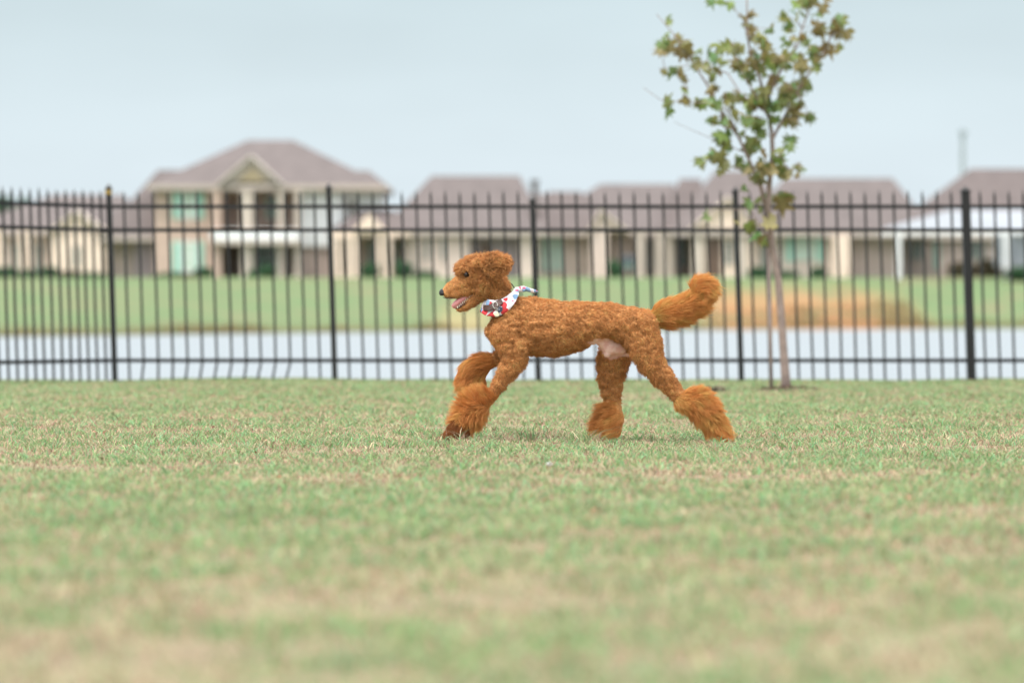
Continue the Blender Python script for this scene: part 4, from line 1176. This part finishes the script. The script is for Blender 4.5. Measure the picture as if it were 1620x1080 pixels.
    mx = t.nodes.new('ShaderNodeMixRGB'); t.links.new(at.outputs['Fac'], mx.inputs[0]); t.links.new(rp.outputs[0], mx.inputs[1]); t.links.new(rp2.outputs[0], mx.inputs[2])
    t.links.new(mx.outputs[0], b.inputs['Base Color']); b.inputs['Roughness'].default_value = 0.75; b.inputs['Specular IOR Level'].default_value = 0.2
    dog = empty('dog', (PP(920, 0)[0], DY, 0))
    tag(dog, 'apricot brown poodle in mid stride with open mouth and fluffy leg bracelets', 'dog')
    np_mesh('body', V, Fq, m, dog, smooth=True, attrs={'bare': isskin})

    # ---- coat strands: three-sided tapering tubes
    _, area = normals(V)
    fc = V[Fq].mean(1)
    freg, fflow = regions(fc - N[Fq].mean(1) * .002)
    fbare = isskin[Fq].mean(1) > 0.35
    dens = np.select([np.isin(freg, ['short', 'neck']), np.isin(freg, ['curl', 'ear']), freg == 'face', np.isin(freg, ['long', 'tail']), freg == 'paw'],
                     [190000., 170000., 230000., 150000., 150000.], 0.)
    dens[fbare] = 0
    # nothing grows inside the mouth or in the eye
    e1 = PP(738.0, 434.5, 0)
    dens[np.hypot(fc[:, 0] - e1[0], fc[:, 2] - e1[2]) < .0165] = 0
    e2 = PP(699.5, 462.3, 0)
    dens[np.hypot(fc[:, 0] - e2[0], fc[:, 2] - e2[2]) < .0195] = 0
    for p, q_ in zip(crease[:-1], crease[1:]):
        a, b_ = PP(*p), PP(*q_); ab = (b_ - a)[[0, 2]]; w_ = fc[:, [0, 2]] - a[[0, 2]]
        u_ = np.clip((w_ @ ab) / (ab @ ab), 0, 1)
        dens[np.linalg.norm(w_ - u_[:, None] * ab, axis=1) < .0085] *= .08
    def roots(mask, mult=1.0):
        lam = area[mask] * dens[mask] * mult
        k = rng.poisson(lam); fi = np.repeat(np.nonzero(mask)[0], k)
        u, v = rng.random(len(fi)), rng.random(len(fi))
        w = np.stack([(1-u)*(1-v), u*(1-v), u*v, (1-u)*v], 1)
        return (V[Fq[fi]] * w[:, :, None]).sum(1), N[Fq[fi, 0]] * 0 + (N[Fq[fi]] * w[:, :, None]).sum(1), fflow[fi], fi
    def strands(paths, r0, r1, col):
        """paths (n, k, 3)"""
        n_, k_, _ = paths.shape
        tan = np.gradient(paths, axis=1); tan /= np.linalg.norm(tan, axis=2)[..., None] + 1e-12
        ref = rng.normal(size=(n_, 1, 3)); a = np.cross(tan, ref); a /= np.linalg.norm(a, axis=2)[..., None] + 1e-12
        b_ = np.cross(tan, a)
        rad = (r0 + (r1 - r0) * np.linspace(0, 1, k_)**1.5)[None, :, None]
        if np.ndim(r0) : rad = rad
        ring = [paths + rad * (a * math.cos(q) + b_ * math.sin(q)) for q in (0, 2.094, 4.189)]
        v = np.stack(ring, 2).reshape(-1, 3)
        base = (np.arange(n_)[:, None, None] * k_ + np.arange(k_ - 1)[None, :, None]) * 3
        j = np.arange(3)[None, None]; j2 = (j + 1) % 3
        f = np.stack([base + j, base + j2, base + 3 + j2, base + 3 + j], -1).reshape(-1, 4)
        c = np.repeat(np.concatenate([col, np.ones((n_, 1))], 1), k_ * 3, axis=0)
        return v, f, c
    hm, t, b, out = new_mat('dog_fur')
    at = t.nodes.new('ShaderNodeAttribute'); at.attribute_name = 'hair'
    t.links.new(at.outputs['Color'], b.inputs['Base Color']); b.inputs['Roughness'].default_value = 0.55; b.inputs['Specular IOR Level'].default_value = 0.2
    tr = t.nodes.new('ShaderNodeBsdfTranslucent'); t.links.new(at.outputs['Color'], tr.inputs['Color'])
    mx = t.nodes.new('ShaderNodeMixShader'); mx.inputs[0].default_value = 0.24
    b.inputs['Sheen Weight'].default_value = 0.10; b.inputs['Sheen Roughness'].default_value = 0.4; b.inputs['Sheen Tint'].default_value = (1, .8, .6, 1)
    t.links.new(b.outputs[0], mx.inputs[1]); t.links.new(tr.outputs[0], mx.inputs[2]); t.links.new(mx.outputs[0], out.inputs[0])
    def unit(a): return a / (np.linalg.norm(a, axis=-1)[..., None] + 1e-12)
    def colour(n_, base, p, sc=.03, amt=.28):
        g = (vnoise(p / sc, 61) - .5) * 2 * amt + (vnoise(p / .009, 62) - .5) * .45 + rng.normal(size=n_) * .10
        c = base[None] * np.exp(g)[:, None]
        warm = (rng.random(n_) < .22)[:, None]
        return np.clip(np.where(warm, c * np.array([1.05, 1.10, 1.2]), c), 0, .8)
    # clipped curly coat
    def curly(mask, length, rad, cell, base, turns, r0, name, lean=.35, k_=7, mult=1.0):
        P, Nn, fl, fi = roots(mask, mult)
        n_ = len(P); Nn = unit(Nn)
        _, cp, cid = voronoi(P / cell, 33)
        cp = cp * cell
        axis = unit(Nn + unit(fl) * lean + (cp - P) / cell * 0.5)
        ph = cid * 2 * math.pi + rng.normal(size=n_) * .5
        sgn = np.where(cid * 7 % 1 > .5, 1, -1)
        ref = unit(np.cross(axis, np.array([0.3, 0.2, 0.93]))); r2 = np.cross(axis, ref)
        L_ = length * (0.7 + .5 * rng.random(n_)) * (0.7 + .7 * vnoise(P / .05, 35)) * np.where(rng.random(n_) < .03, 1.7, 1)
        # no long curls under the neck band
        t_ = np.linspace(0, 1, k_)[None, :, None]
        th = ph[:, None, None] + sgn[:, None, None] * t_ * turns * 2 * math.pi
        R = rad * (0.6 + .6 * rng.random(n_))[:, None, None] * np.sqrt(t_)
        path = P[:, None] - Nn[:, None] * .001 + axis[:, None] * (L_[:, None, None] * t_ * (1 - .25 * t_)) + R * ((np.cos(th) - np.cos(th[:, :1])) * ref[:, None] + (np.sin(th) - np.sin(th[:, :1])) * r2[:, None])
        v, f, c = strands(path, r0, r0 * .35, colour(n_, base, P))
        return v, f, c
    out_parts = []
    sh = np.isin(freg, ['short', 'neck'])
    v, f, c = curly(sh, .0115, .0024, .0090, COAT * .98, .9, .00040, 'coat', lean=.75)
    np_mesh('coat', v, f, hm, dog, smooth=True, attrs={'hair': c})
    tk = freg == 'curl'
    v, f, c = curly(tk, .020, .0042, .0115, COAT * 1.0, 1.3, .00060, 'topknot', lean=.2, k_=9)
    np_mesh('head_curls', v, f, hm, dog, smooth=True, attrs={'hair': c})
    er = freg == 'ear'
    v, f, c = curly(er, .021, .0040, .0115, COAT * .92, 1.2, .00060, 'ear', lean=.7, k_=9)
    np_mesh('ear_curls', v, f, hm, dog, smooth=True, attrs={'hair': c})
    # short shaved face
    back = (freg == 'face') & (fc[:, 0] > PP(723, 0)[0])
    v, f, c = curly(back, .0090, .0022, .0085, COAT * 1.02, .9, .00042, 'cheek', lean=.8, k_=6, mult=.8)
    np_mesh('cheek_hair', v, f, hm, dog, smooth=True, attrs={'hair': c})
    P, Nn, fl, fi = roots((freg == 'face') & ~back)
    n_ = len(P); Nn = unit(Nn); d = unit(unit(fl) + Nn * .55 + rng.normal(size=(n_, 3)) * .28)
    L_ = .0052 * (.6 + .7 * rng.random(n_)) * (1 + .9 * np.clip((P[:, 0] - PP(722, 0)[0]) / .06, 0, 1))
    t_ = np.linspace(0, 1, 4)[None, :, None]
    path = P[:, None] + d[:, None] * L_[:, None, None] * t_ + rng.normal(size=(n_, 1, 3)) * t_**2 * .0015
    v, f, c = strands(path, .0004, .00015, colour(n_, COAT * 1.12, P, .02, .15))
    np_mesh('face_hair', v, f, hm, dog, smooth=True, attrs={'hair': c})
    # long brushed hair: bracelets on the legs, tail plume
    def brushed(mask, length, base, name, grav=.35, normal=.75, k_=9, curve=.5, r0=.00060, fan=None, clump=.42):
        P, Nn, fl, fi = roots(mask)
        n_ = len(P); Nn = unit(Nn); fl = unit(fl)
        _, cp, cid = voronoi(P / .020, 44); cp = cp * .020
        ck = np.stack([vnoise(cp / .05, 51 + q) - .5 for q in range(3)], 1) * .9
        if fan is not None: fl = unit(fan(P, Nn, fl))
        d0 = unit(Nn * normal + fl * .75 + ck * .55 + rng.normal(size=(n_, 3)) * .10)
        d1 = unit(fl + Nn * .12 + ck * .7 + np.array([0, 0, -grav]) + rng.normal(size=(n_, 3)) * .13)
        L_ = length * (.55 + .6 * rng.random(n_)) * (.8 + .4 * cid) * np.where(rng.random(n_) < .05, 1.35, 1)
        t_ = np.linspace(0, 1, k_)[None, :, None]
        D = d0[:, None] * (1 - t_ * curve * 1.6).clip(0, 1) + d1[:, None] * (t_ * 1.6 * curve).clip(0, 1)
        step = unit(D) * (L_[:, None, None] / (k_ - 1))
        path = P[:, None] + np.concatenate([np.zeros((n_, 1, 3)), np.cumsum(step[:, :-1], 1)], 1)
        # strands of one lock draw together at the tip
        tipc = cp - P
        path = path + tipc[:, None] * (t_**1.5) * clump
        path = path + np.stack([vnoise(path.reshape(-1, 3) / .012, 70 + q).reshape(n_, k_) - .5 for q in range(3)], -1) * .0035 * t_
        path[:, :, 2] = np.maximum(path[:, :, 2], -.002 + .004 * rng.random((n_, 1)))
        v, f, c = strands(path, r0, r0 * .3, colour(n_, base, cp * .6 + P * .4, .03, .24))
        np_mesh(name, v, f, hm, dog, smooth=True, attrs={'hair': c})
    xleg = fc[:, 0]; near = fc[:, 1] < DY
    LONG = COAT * np.array([1.08, 0.96, .78])
    lg = np.isin(freg, ['long', 'paw'])
    xm = PZ(700, 0)[0]; x2 = PZ(1120, 0)[0]
    isf = xleg < xm
    def fan_nf(P, Nn, fl):      # wind lifts the upper hair of the reaching leg, the lower hair falls along it
        up = np.clip((P[:, 2] - PZ(0, 900)[2]) / .08, 0, 1)[:, None]
        o = np.array([[-.45, 0, .55]]) * up + np.array([[-.35, 0, -.8]]) * (1 - up)
        return o + Nn * .25
    def fan_ff(P, Nn, fl):      # hair arches forward over the bent wrist and hangs down
        right = np.clip((P[:, 0] - PZ(170, 0)[0]) / .10, 0, 1)[:, None]
        o = np.array([[-1.0, 0, .10]]) * right + np.array([[-.15, 0, -1.0]]) * (1 - right)
        low = np.clip((PZ(0, 650)[2] - P[:, 2]) / .05, 0, 1)[:, None]
        return o * (1 - low) + np.array([[-.25, 0, -1.0]]) * low
    def fan_nh(P, Nn, fl):
        return np.array([[.62, 0, -.70]]) + Nn * .15 + np.array([[0, 0, .6]]) * np.clip((P[:, 2] - PZ(0, 820)[2]) / .04, 0, 1)[:, None]
    def fan_fh(P, Nn, fl):
        top = np.clip((P[:, 2] - PZ(0, 900)[2]) / .06, 0, 1)[:, None]
        return np.array([[-1.0, 0, .12]]) * top + np.array([[-.95, 0, -.30]]) * (1 - top)
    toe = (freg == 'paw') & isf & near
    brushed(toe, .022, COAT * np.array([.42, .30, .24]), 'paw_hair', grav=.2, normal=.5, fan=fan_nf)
    brushed(lg & isf & near & ~toe, .036, LONG, 'leg_bracelet', grav=.1, normal=.7, fan=fan_nf)
    brushed(lg & isf & ~near, .038, LONG, 'leg_bracelet', grav=.25, normal=.45, fan=fan_ff)
    brushed(lg & (xleg > x2) & near, .040, LONG * 1.08, 'leg_bracelet', grav=.15, normal=.45, fan=fan_nh)
    brushed(lg & ~isf & (xleg < x2) & ~near, .042, LONG * .98, 'leg_bracelet', grav=.1, normal=.40, fan=fan_fh)
    def fan_tail(P, Nn, fl): return fl + Nn * .12 + np.array([[0, 0, -.10]])
    pc = PZ(1373, 248)
    ball = (freg == 'tail') & (fc[:, 0] > PZ(1300, 0)[0]) & (fc[:, 2] > PZ(0, 320)[2])
    def fan_ball(P, Nn, fl):
        return np.stack([Nn[:, 2], 0 * Nn[:, 0], -Nn[:, 0]], 1) + np.array([[.45, 0, -.1]]) + Nn * .1
    brushed(ball, .034, LONG * 1.16, 'tail_plume', grav=0, normal=.55, fan=fan_ball, clump=.15)
    brushed((freg == 'tail') & ~ball, .046, LONG * 1.12, 'tail_plume', grav=.05, normal=.40, fan=fan_tail, clump=.22)

    # ---- eyes, nose, mouth
    dark = simple('dog_eye', (0.02, 0.010, 0.006), 0.08, var=0.1)
    lid = simple('eye_rim', (0.05, 0.02, 0.012), 0.5)
    def ell(name, c, r, mat, parent=dog, seg=24, rings=14, fn=None, rot=0.0):
        vs = []; fs = []
        for i in range(rings + 1):
            th = math.pi * i / rings
            for j in range(seg):
                ph = 2 * math.pi * j / seg
                q = np.array([math.sin(th) * math.cos(ph) * r[0], math.sin(th) * math.sin(ph) * r[1], math.cos(th) * r[2]])
                if fn is not None: q = fn(q)
                q = np.array([q[0] * math.cos(rot) - q[2] * math.sin(rot), q[1], q[0] * math.sin(rot) + q[2] * math.cos(rot)])
                vs.append(c + q)
        for i in range(rings):
            for j in range(seg):
                j2 = (j + 1) % seg
                fs.append((i*seg+j, (i+1)*seg+j, (i+1)*seg+j2, i*seg+j2))
        return np_mesh(name, np.array(vs), np.array(fs), mat, parent, smooth=True)
    for s in (-1, 1):
        c = PP(738.0, 434.5, s * .0430)
        eye = ell('eye', c, (.0105, .0105, .0105), dark)
        for up in (1, -1):        # lids close over the ball
            def fl_(q, up=up):
                return q
            vs = []; fs = []
            n1 = 14
            for i in range(n1 + 1):
                a = -1.25 + 2.5 * i / n1
                for j, (el, rr) in enumerate(((1.45, .0124), (0.80, .0124), (0.58, .0116))):
                    el2 = el * math.cos(a * .9) if j else 1.45
                    q = np.array([math.sin(a) * math.cos(el2) * rr, s * math.cos(a) * math.cos(el2) * rr, up * math.sin(el2) * rr])
                    vs.append(c + q)
            for i in range(n1):
                for j in range(2):
                    fs.append((i*3+j, (i+1)*3+j, (i+1)*3+j+1, i*3+j+1))
            np_mesh('eyelid', np.array(vs), np.array(fs), lid, eye, smooth=True)
    nose = simple('dog_nose', (0.012, 0.012, 0.016), 0.32, var=0.3, scale=60, bump=0.6, bscale=500)
    def nfn(q):
        x, y, z = q
        z = z * (1 + .25 * (-x / .011)) ; y = y * (1 - .15 * z / .01)
        if abs(abs(y) - .008) < .0035 and x < -.002 and -.002 > z - .003: x *= .72
        return np.array([x, y, z])
    ell('nose', PP(701.0, 462.8, 0), (.0168, .0158, .0140), nose, fn=nfn, rot=-.25, seg=36, rings=24)
    mouth = simple('mouth_lining', (0.20, 0.050, 0.050), 0.35, var=.2)
    tong = simple('tongue_pink', (0.62, 0.25, 0.25), 0.32, var=.10, scale=30, bump=.3, bscale=300)
    gum = simple('gum', (0.26, 0.085, 0.085), 0.3)
    tooth = simple('tooth_ivory', (0.78, 0.72, 0.60), 0.3, var=.05)
    def strip(name, pts, mat, th, parent=dog, seg=10, cup=0.0):
        """pts: (x, y, halfwidth m) photograph pixels down the middle of a soft tongue-like strip"""
        vs = []; fs = []; m_ = len(pts); k_ = 2 * seg
        P_ = [PP(p[0], p[1], 0) for p in pts]
        for i, p in enumerate(P_):
            tg = P_[min(i+1, m_-1)] - P_[max(i-1, 0)]; tg /= np.linalg.norm(tg)
            up = np.array([-tg[2], 0, tg[0]]);  up = up if up[2] > 0 else -up
            w = pts[i][2]
            for j in range(k_):
                a = 2 * math.pi * j / k_
                yy = math.cos(a) * w; hh = math.sin(a) * th * (1 if i < m_-1 else .3)
                vs.append(p + np.array([0, yy, 0]) + up * (hh + cup * (yy / w)**2 if w else 0))
        for i in range(m_-1):
            for j in range(k_): fs.append((i*k_+j, i*k_+(j+1) % k_, (i+1)*k_+(j+1) % k_, (i+1)*k_+j))
        return np_mesh(name, np.array(vs), np.array(fs), mat, parent, smooth=True)
    strip('mouth_lining', [(752, 464, .014), (744, 466, .017), (734, 471, .016), (724, 476, .012)], mouth, .0055)
    strip('tongue', [(750, 463.5, .012), (742, 467.3, .0165), (733, 472.0, .0185), (726, 477.0, .0190), (721, 481.6, .0170), (718.4, 485.5, .012), (717.6, 487.6, .003)], tong, .0140)
    strip('gum', [(747, 470, .019), (738, 476.5, .0185), (730, 482.5, .0165), (724.5, 486.3, .011), (722.8, 487.4, .004)], gum, .0040)
    # lower teeth along the near and far gum edge
    for s in (-1, 1):
        for i in range(9):
            u = i / 8
            x = 745.5 - 21.5 * u; y_ = 467.5 + 17.5 * u
            w = .0200 - .0085 * u**2
            sz = .0036 if i < 4 else .0028
            if i == 8: sz = .0048
            c = PP(x, y_ - 0.2, s * w)
            q = MB().tube([c + np.array([0.0008, 0, -.007]), c + np.array([-.0004, 0, -.002]), c + np.array([-.0012, 0, sz * (1.2 + .8 * (i % 2))])], [sz * .72, sz * .62, sz * .12], 7)
            q.build('tooth', tooth, dog, True)
    for s in (-1, 1):
        for i in range(3):
            c = PP(709.5 + i * 1.3, 471.0, s * (.0035 + .0032 * i))
            MB().tube([c + np.array([0, 0, .004]), c + np.array([0, 0, -.0042])], [.0024, .0012], 6).build('tooth', tooth, dog, True)
    # dark lips
    lipm = simple('dog_lip', (0.025, 0.016, 0.015), 0.35)
    for s in (-1, 1):
        MB().tube([PP(701, 470.2, s * .003), PP(706, 471.4, s * .010), PP(714, 471.3, s * .0145), PP(724, 469.9, s * .0190), PP(735, 466.2, s * .0215), PP(744, 462.6, s * .0225)], [.0016, .0018, .0016, .0016, .0016, .0016], 6).build('lip', lipm, dog, True)
        MB().tube([PP(721.2, 488.4, s * .002), PP(724.5, 487.6, s * .0105), PP(731, 483.8, s * .0175), PP(739, 478.0, s * .0215), PP(746.5, 470.6, s * .0235), PP(747.5, 464.0, s * .0230)], [.0030, .0030, .0022, .0020, .0020, .0018], 6).build('lip', lipm, dog, True)
    # claws
    claw = simple('claw_black', (0.02, 0.016, 0.015), 0.3)
    for (x, y_, yo) in ((84, 992, -.020), (92, 1000, -.030), (110, 1006, -.010), (128, 1007, 0.0)):
        a = PZ(x + 8, y_ - 14, N_ + yo); b_ = PZ(x, y_, N_ + yo); c_ = PZ(x - 3, y_ + 12, N_ + yo)
        MB().tube([a, b_, c_], [.0042, .0034, .0010], 7).build('claw', claw, dog, True)

    # ---- collar, bandana and tag
    def band(name, cpts, mat, ry, th, parent=dog, wob=0.0, taper=None, nseg=72, rough=.0, y0=0.0):
        """closed band round the neck; cpts: (zx?, photograph px x, y, halfwidth px) from throat to nape"""
        cx = np.array([p[0] for p in cpts], float); cy = np.array([p[1] for p in cpts], float); cw = np.array([p[2] for p in cpts], float)
        s0 = np.linspace(0, 1, len(cpts))
        vs = []; fs = []; nw = 6
        r_ = np.random.default_rng(len(name))
        for i in range(nseg):
            th_ = 2 * math.pi * i / nseg
            s = (1 - math.cos(th_)) / 2
            x, y_ = np.interp(s, s0, cx), np.interp(s, s0, cy); w = np.interp(s, s0, cw)
            x2, y2 = np.interp(min(s + .02, 1), s0, cx), np.interp(min(s + .02, 1), s0, cy)
            x1, y1 = np.interp(max(s - .02, 0), s0, cx), np.interp(max(s - .02, 0), s0, cy)
            tg = np.array([x2 - x1, y2 - y1]); tg = tg / (np.linalg.norm(tg) + 1e-9)
            nr = np.array([-tg[1], tg[0]]);  nr = nr if nr[1] < 0 else -nr          # towards the head (up in the picture)
            yy = -ry * math.sin(th_)
            outv = np.array([-math.cos(th_) * tg[0], -math.sin(th_) * 1.0, math.cos(th_) * tg[1]])
            outv /= np.linalg.norm(outv) + 1e-9
            for j in range(nw + 1):
                u = -1 + 2 * j / nw
                wb = wob * (math.sin(th_ * 9 + u * 2.2) * .5 + math.sin(th_ * 4 - u * 3 + 1) * .6)
                fl = (1 + .10 * (-u))
                p = PP(x + nr[0] * w * u, y_ + nr[1] * w * u, y0 + yy * fl)
                vs.append(p + outv * (th + wb)); 
            for j in range(nw + 1):
                u = 1 - 2 * j / nw
                wb = wob * (math.sin(th_ * 9 + u * 2.2) * .5 + math.sin(th_ * 4 - u * 3 + 1) * .6)
                p = PP(x + nr[0] * w * u, y_ + nr[1] * w * u, y0 + yy * (1 - .10 * u))
                vs.append(p + outv * wb)
        k_ = 2 * (nw + 1)
        for i in range(nseg):
            i2 = (i + 1) % nseg
            for j in range(k_): fs.append((i*k_+j, i2*k_+j, i2*k_+(j+1) % k_, i*k_+(j+1) % k_))
        return np_mesh(name, np.array(vs), np.array(fs), mat, parent, smooth=True)
    cm, t, b, out = new_mat('bandana_cloth')
    tc = t.nodes.new('ShaderNodeTexCoord')
    def vor(scale, off):
        mp = t.nodes.new('ShaderNodeMapping'); mp.inputs['Location'].default_value = off; t.links.new(tc.outputs['Object'], mp.inputs[0])
        nz = t.nodes.new('ShaderNodeTexNoise'); nz.inputs['Scale'].default_value = 60; t.links.new(mp.outputs[0], nz.inputs['Vector'])
        ad = t.nodes.new('ShaderNodeVectorMath'); ad.operation = 'MULTIPLY_ADD'; t.links.new(nz.outputs['Color'], ad.inputs[0]); ad.inputs[1].default_value = (.012, .012, .012); t.links.new(mp.outputs[0], ad.inputs[2])
        v = t.nodes.new('ShaderNodeTexVoronoi'); v.inputs['Scale'].default_value = scale; t.links.new(ad.outputs[0], v.inputs['Vector']); return v.outputs['Distance']
    def less(v, th):
        q = t.nodes.new('ShaderNodeMath'); q.operation = 'LESS_THAN'; t.links.new(v, q.inputs[0]); q.inputs[1].default_value = th; return q.outputs[0]
    prev = None
    for (sc, off, th, col) in ((23, (0.02, 0, 0.03), .42, (0.62, 0.04, 0.05)), (24, (.31, .2, .11), .33, (0.22, 0.36, 0.55)), (40, (.7, .4, .2), .24, (0.62, 0.12, 0.22))):
        mx = t.nodes.new('ShaderNodeMixRGB'); t.links.new(less(vor(sc, off), th), mx.inputs[0])
        if prev is None: mx.inputs[1].default_value = (0.74, 0.70, 0.73, 1)
        else: t.links.new(prev, mx.inputs[1])
        mx.inputs[2].default_value = (*col, 1); prev = mx.outputs[0]
    t.links.new(prev, b.inputs['Base Color']); b.inputs['Roughness'].default_value = .8
    bl = [(764, 483, 11), (773, 487, 13), (785, 488, 13), (798, 483, 11), (808, 474, 8.5), (814, 466, 6), (817, 461, 4)]
    ban = band('bandana', bl, cm, .088, .0022, wob=.0055)
    kn = PP(817, 459.5, -.010)
    ell('knot', kn, (.014, .014, .012), cm, ban)
    def tailp(pts, y0):
        vs = []; fs = []
        for (xa, ya, xb, yb, yy) in pts:
            a = PP(xa, ya, y0 + yy); c = PP(xb, yb, y0 + yy + .004)
            vs += [a, c, c + np.array([0, .0022, 0]), a + np.array([0, .0022, 0])]
        for i in range(len(pts) - 1):
            for j in range(4): fs.append((i*4+j, i*4+(j+1) % 4, (i+1)*4+(j+1) % 4, (i+1)*4+j))
        np_mesh('bandana_end', np.array(vs), np.array(fs), cm, ban, smooth=True)
    tailp([(815, 454, 820, 462, 0), (822, 453.5, 827, 462, -.010), (832, 453, 833, 461, .004), (840, 456, 841, 463, -.006), (848, 458.5, 845.5, 463.5, .004), (852, 461, 851, 462, .0)], -.012)
    tailp([(816, 456, 819, 461, 0), (824, 452.5, 828, 458, .008), (829, 452, 832, 456, .0), (832, 454.5, 832.6, 455.2, .004)], .010)
    leather = simple('collar_leather', (0.075, 0.038, 0.030), 0.5, var=.2, scale=20, bump=.3, bscale=200)
    col = band('collar', [(764, 486.5, 4.3), (774, 487, 4.6), (785, 481.5, 4.6), (793, 476.5, 4.4), (801, 471.5, 3.6)], leather, .0935, .0030)
    steel = simple('ring_steel', (0.70, 0.68, 0.62), 0.25, metal=1.0, var=.05)
    def ring(name, x, y_, yo, r, wr, mat, parent, tilt=.3):
        c = PP(x, y_, yo); pts = []
        for i in range(25):
            a = 2 * math.pi * i / 24
            pts.append(c + np.array([math.cos(a) * r * .75, math.sin(a) * r * tilt, math.sin(a) * r * 1.1]))
        MB().tube(pts, [wr] * 25, 6, cap=False).build(name, mat, parent, True)
    ring('d_ring', 783.5, 482.5, -.100, .0125, .0013, steel, col)
    ring('split_ring', 789, 487, -.104, .0095, .0010, steel, col)
    tg = ell('bone_tag', PP(785.5, 496.5, -.104), (.0135, .0018, .0105), simple('tag_enamel_cream', (0.78, 0.74, 0.56), .35, var=.04), col, rot=-.55)
    tg2 = ell('round_tag', PP(791.5, 489.5, -.108), (.0100, .0018, .0150), simple('tag_enamel_navy', (0.045, 0.055, 0.085), .3, var=.1), col, rot=-.35)
    for (xx, yy, rr) in ((793.5, 485.5, .0028), (789.8, 489.6, .0026), (791.5, 494.5, .0024)):
        ell('tag_mark', PP(xx, yy, -.1100), (rr, .0010, rr * .7), simple('tag_print', (0.45, 0.47, 0.50), .4), tg2, seg=12, rings=6)
    # slack cord of the collar behind the neck
    MB().tube([PP(800, 466, -.02), PP(806.5, 447, -.012), PP(809.5, 449, -.006), PP(814, 456, 0), PP(816, 460, .006)], [.0016, .0022, .0022, .0022, .0016], 7).build('cord', simple('black_cord', (0.015, 0.015, 0.017), .5), col, True)
make_dog()

# crumpled white scrap on the turf in front of the dog
sY = F * H / (745 - HY)
q = MB(); r0 = random.Random(8)
c0 = Vector((pX(869, sY), sY, 0.022))
ring_ = [Vector((math.cos(a) * (.012 + r0.random() * .006), math.sin(a) * (.010 + r0.random() * .006), r0.random() * .012)) + c0 for a in [i * 2 * math.pi / 9 for i in range(9)]]
for i in range(9):
    q.tri(c0 + Vector((0, 0, .010)), ring_[i], ring_[(i + 1) % 9]); q.tri(c0 + Vector((0, 0, -.008)), ring_[(i + 1) % 9], ring_[i])
o = q.build('paper_scrap', simple('white_paper', (0.8, 0.8, 0.8), .8)); tag(o, 'tiny crumpled white scrap lying on the grass in front of the dog', 'scrap')
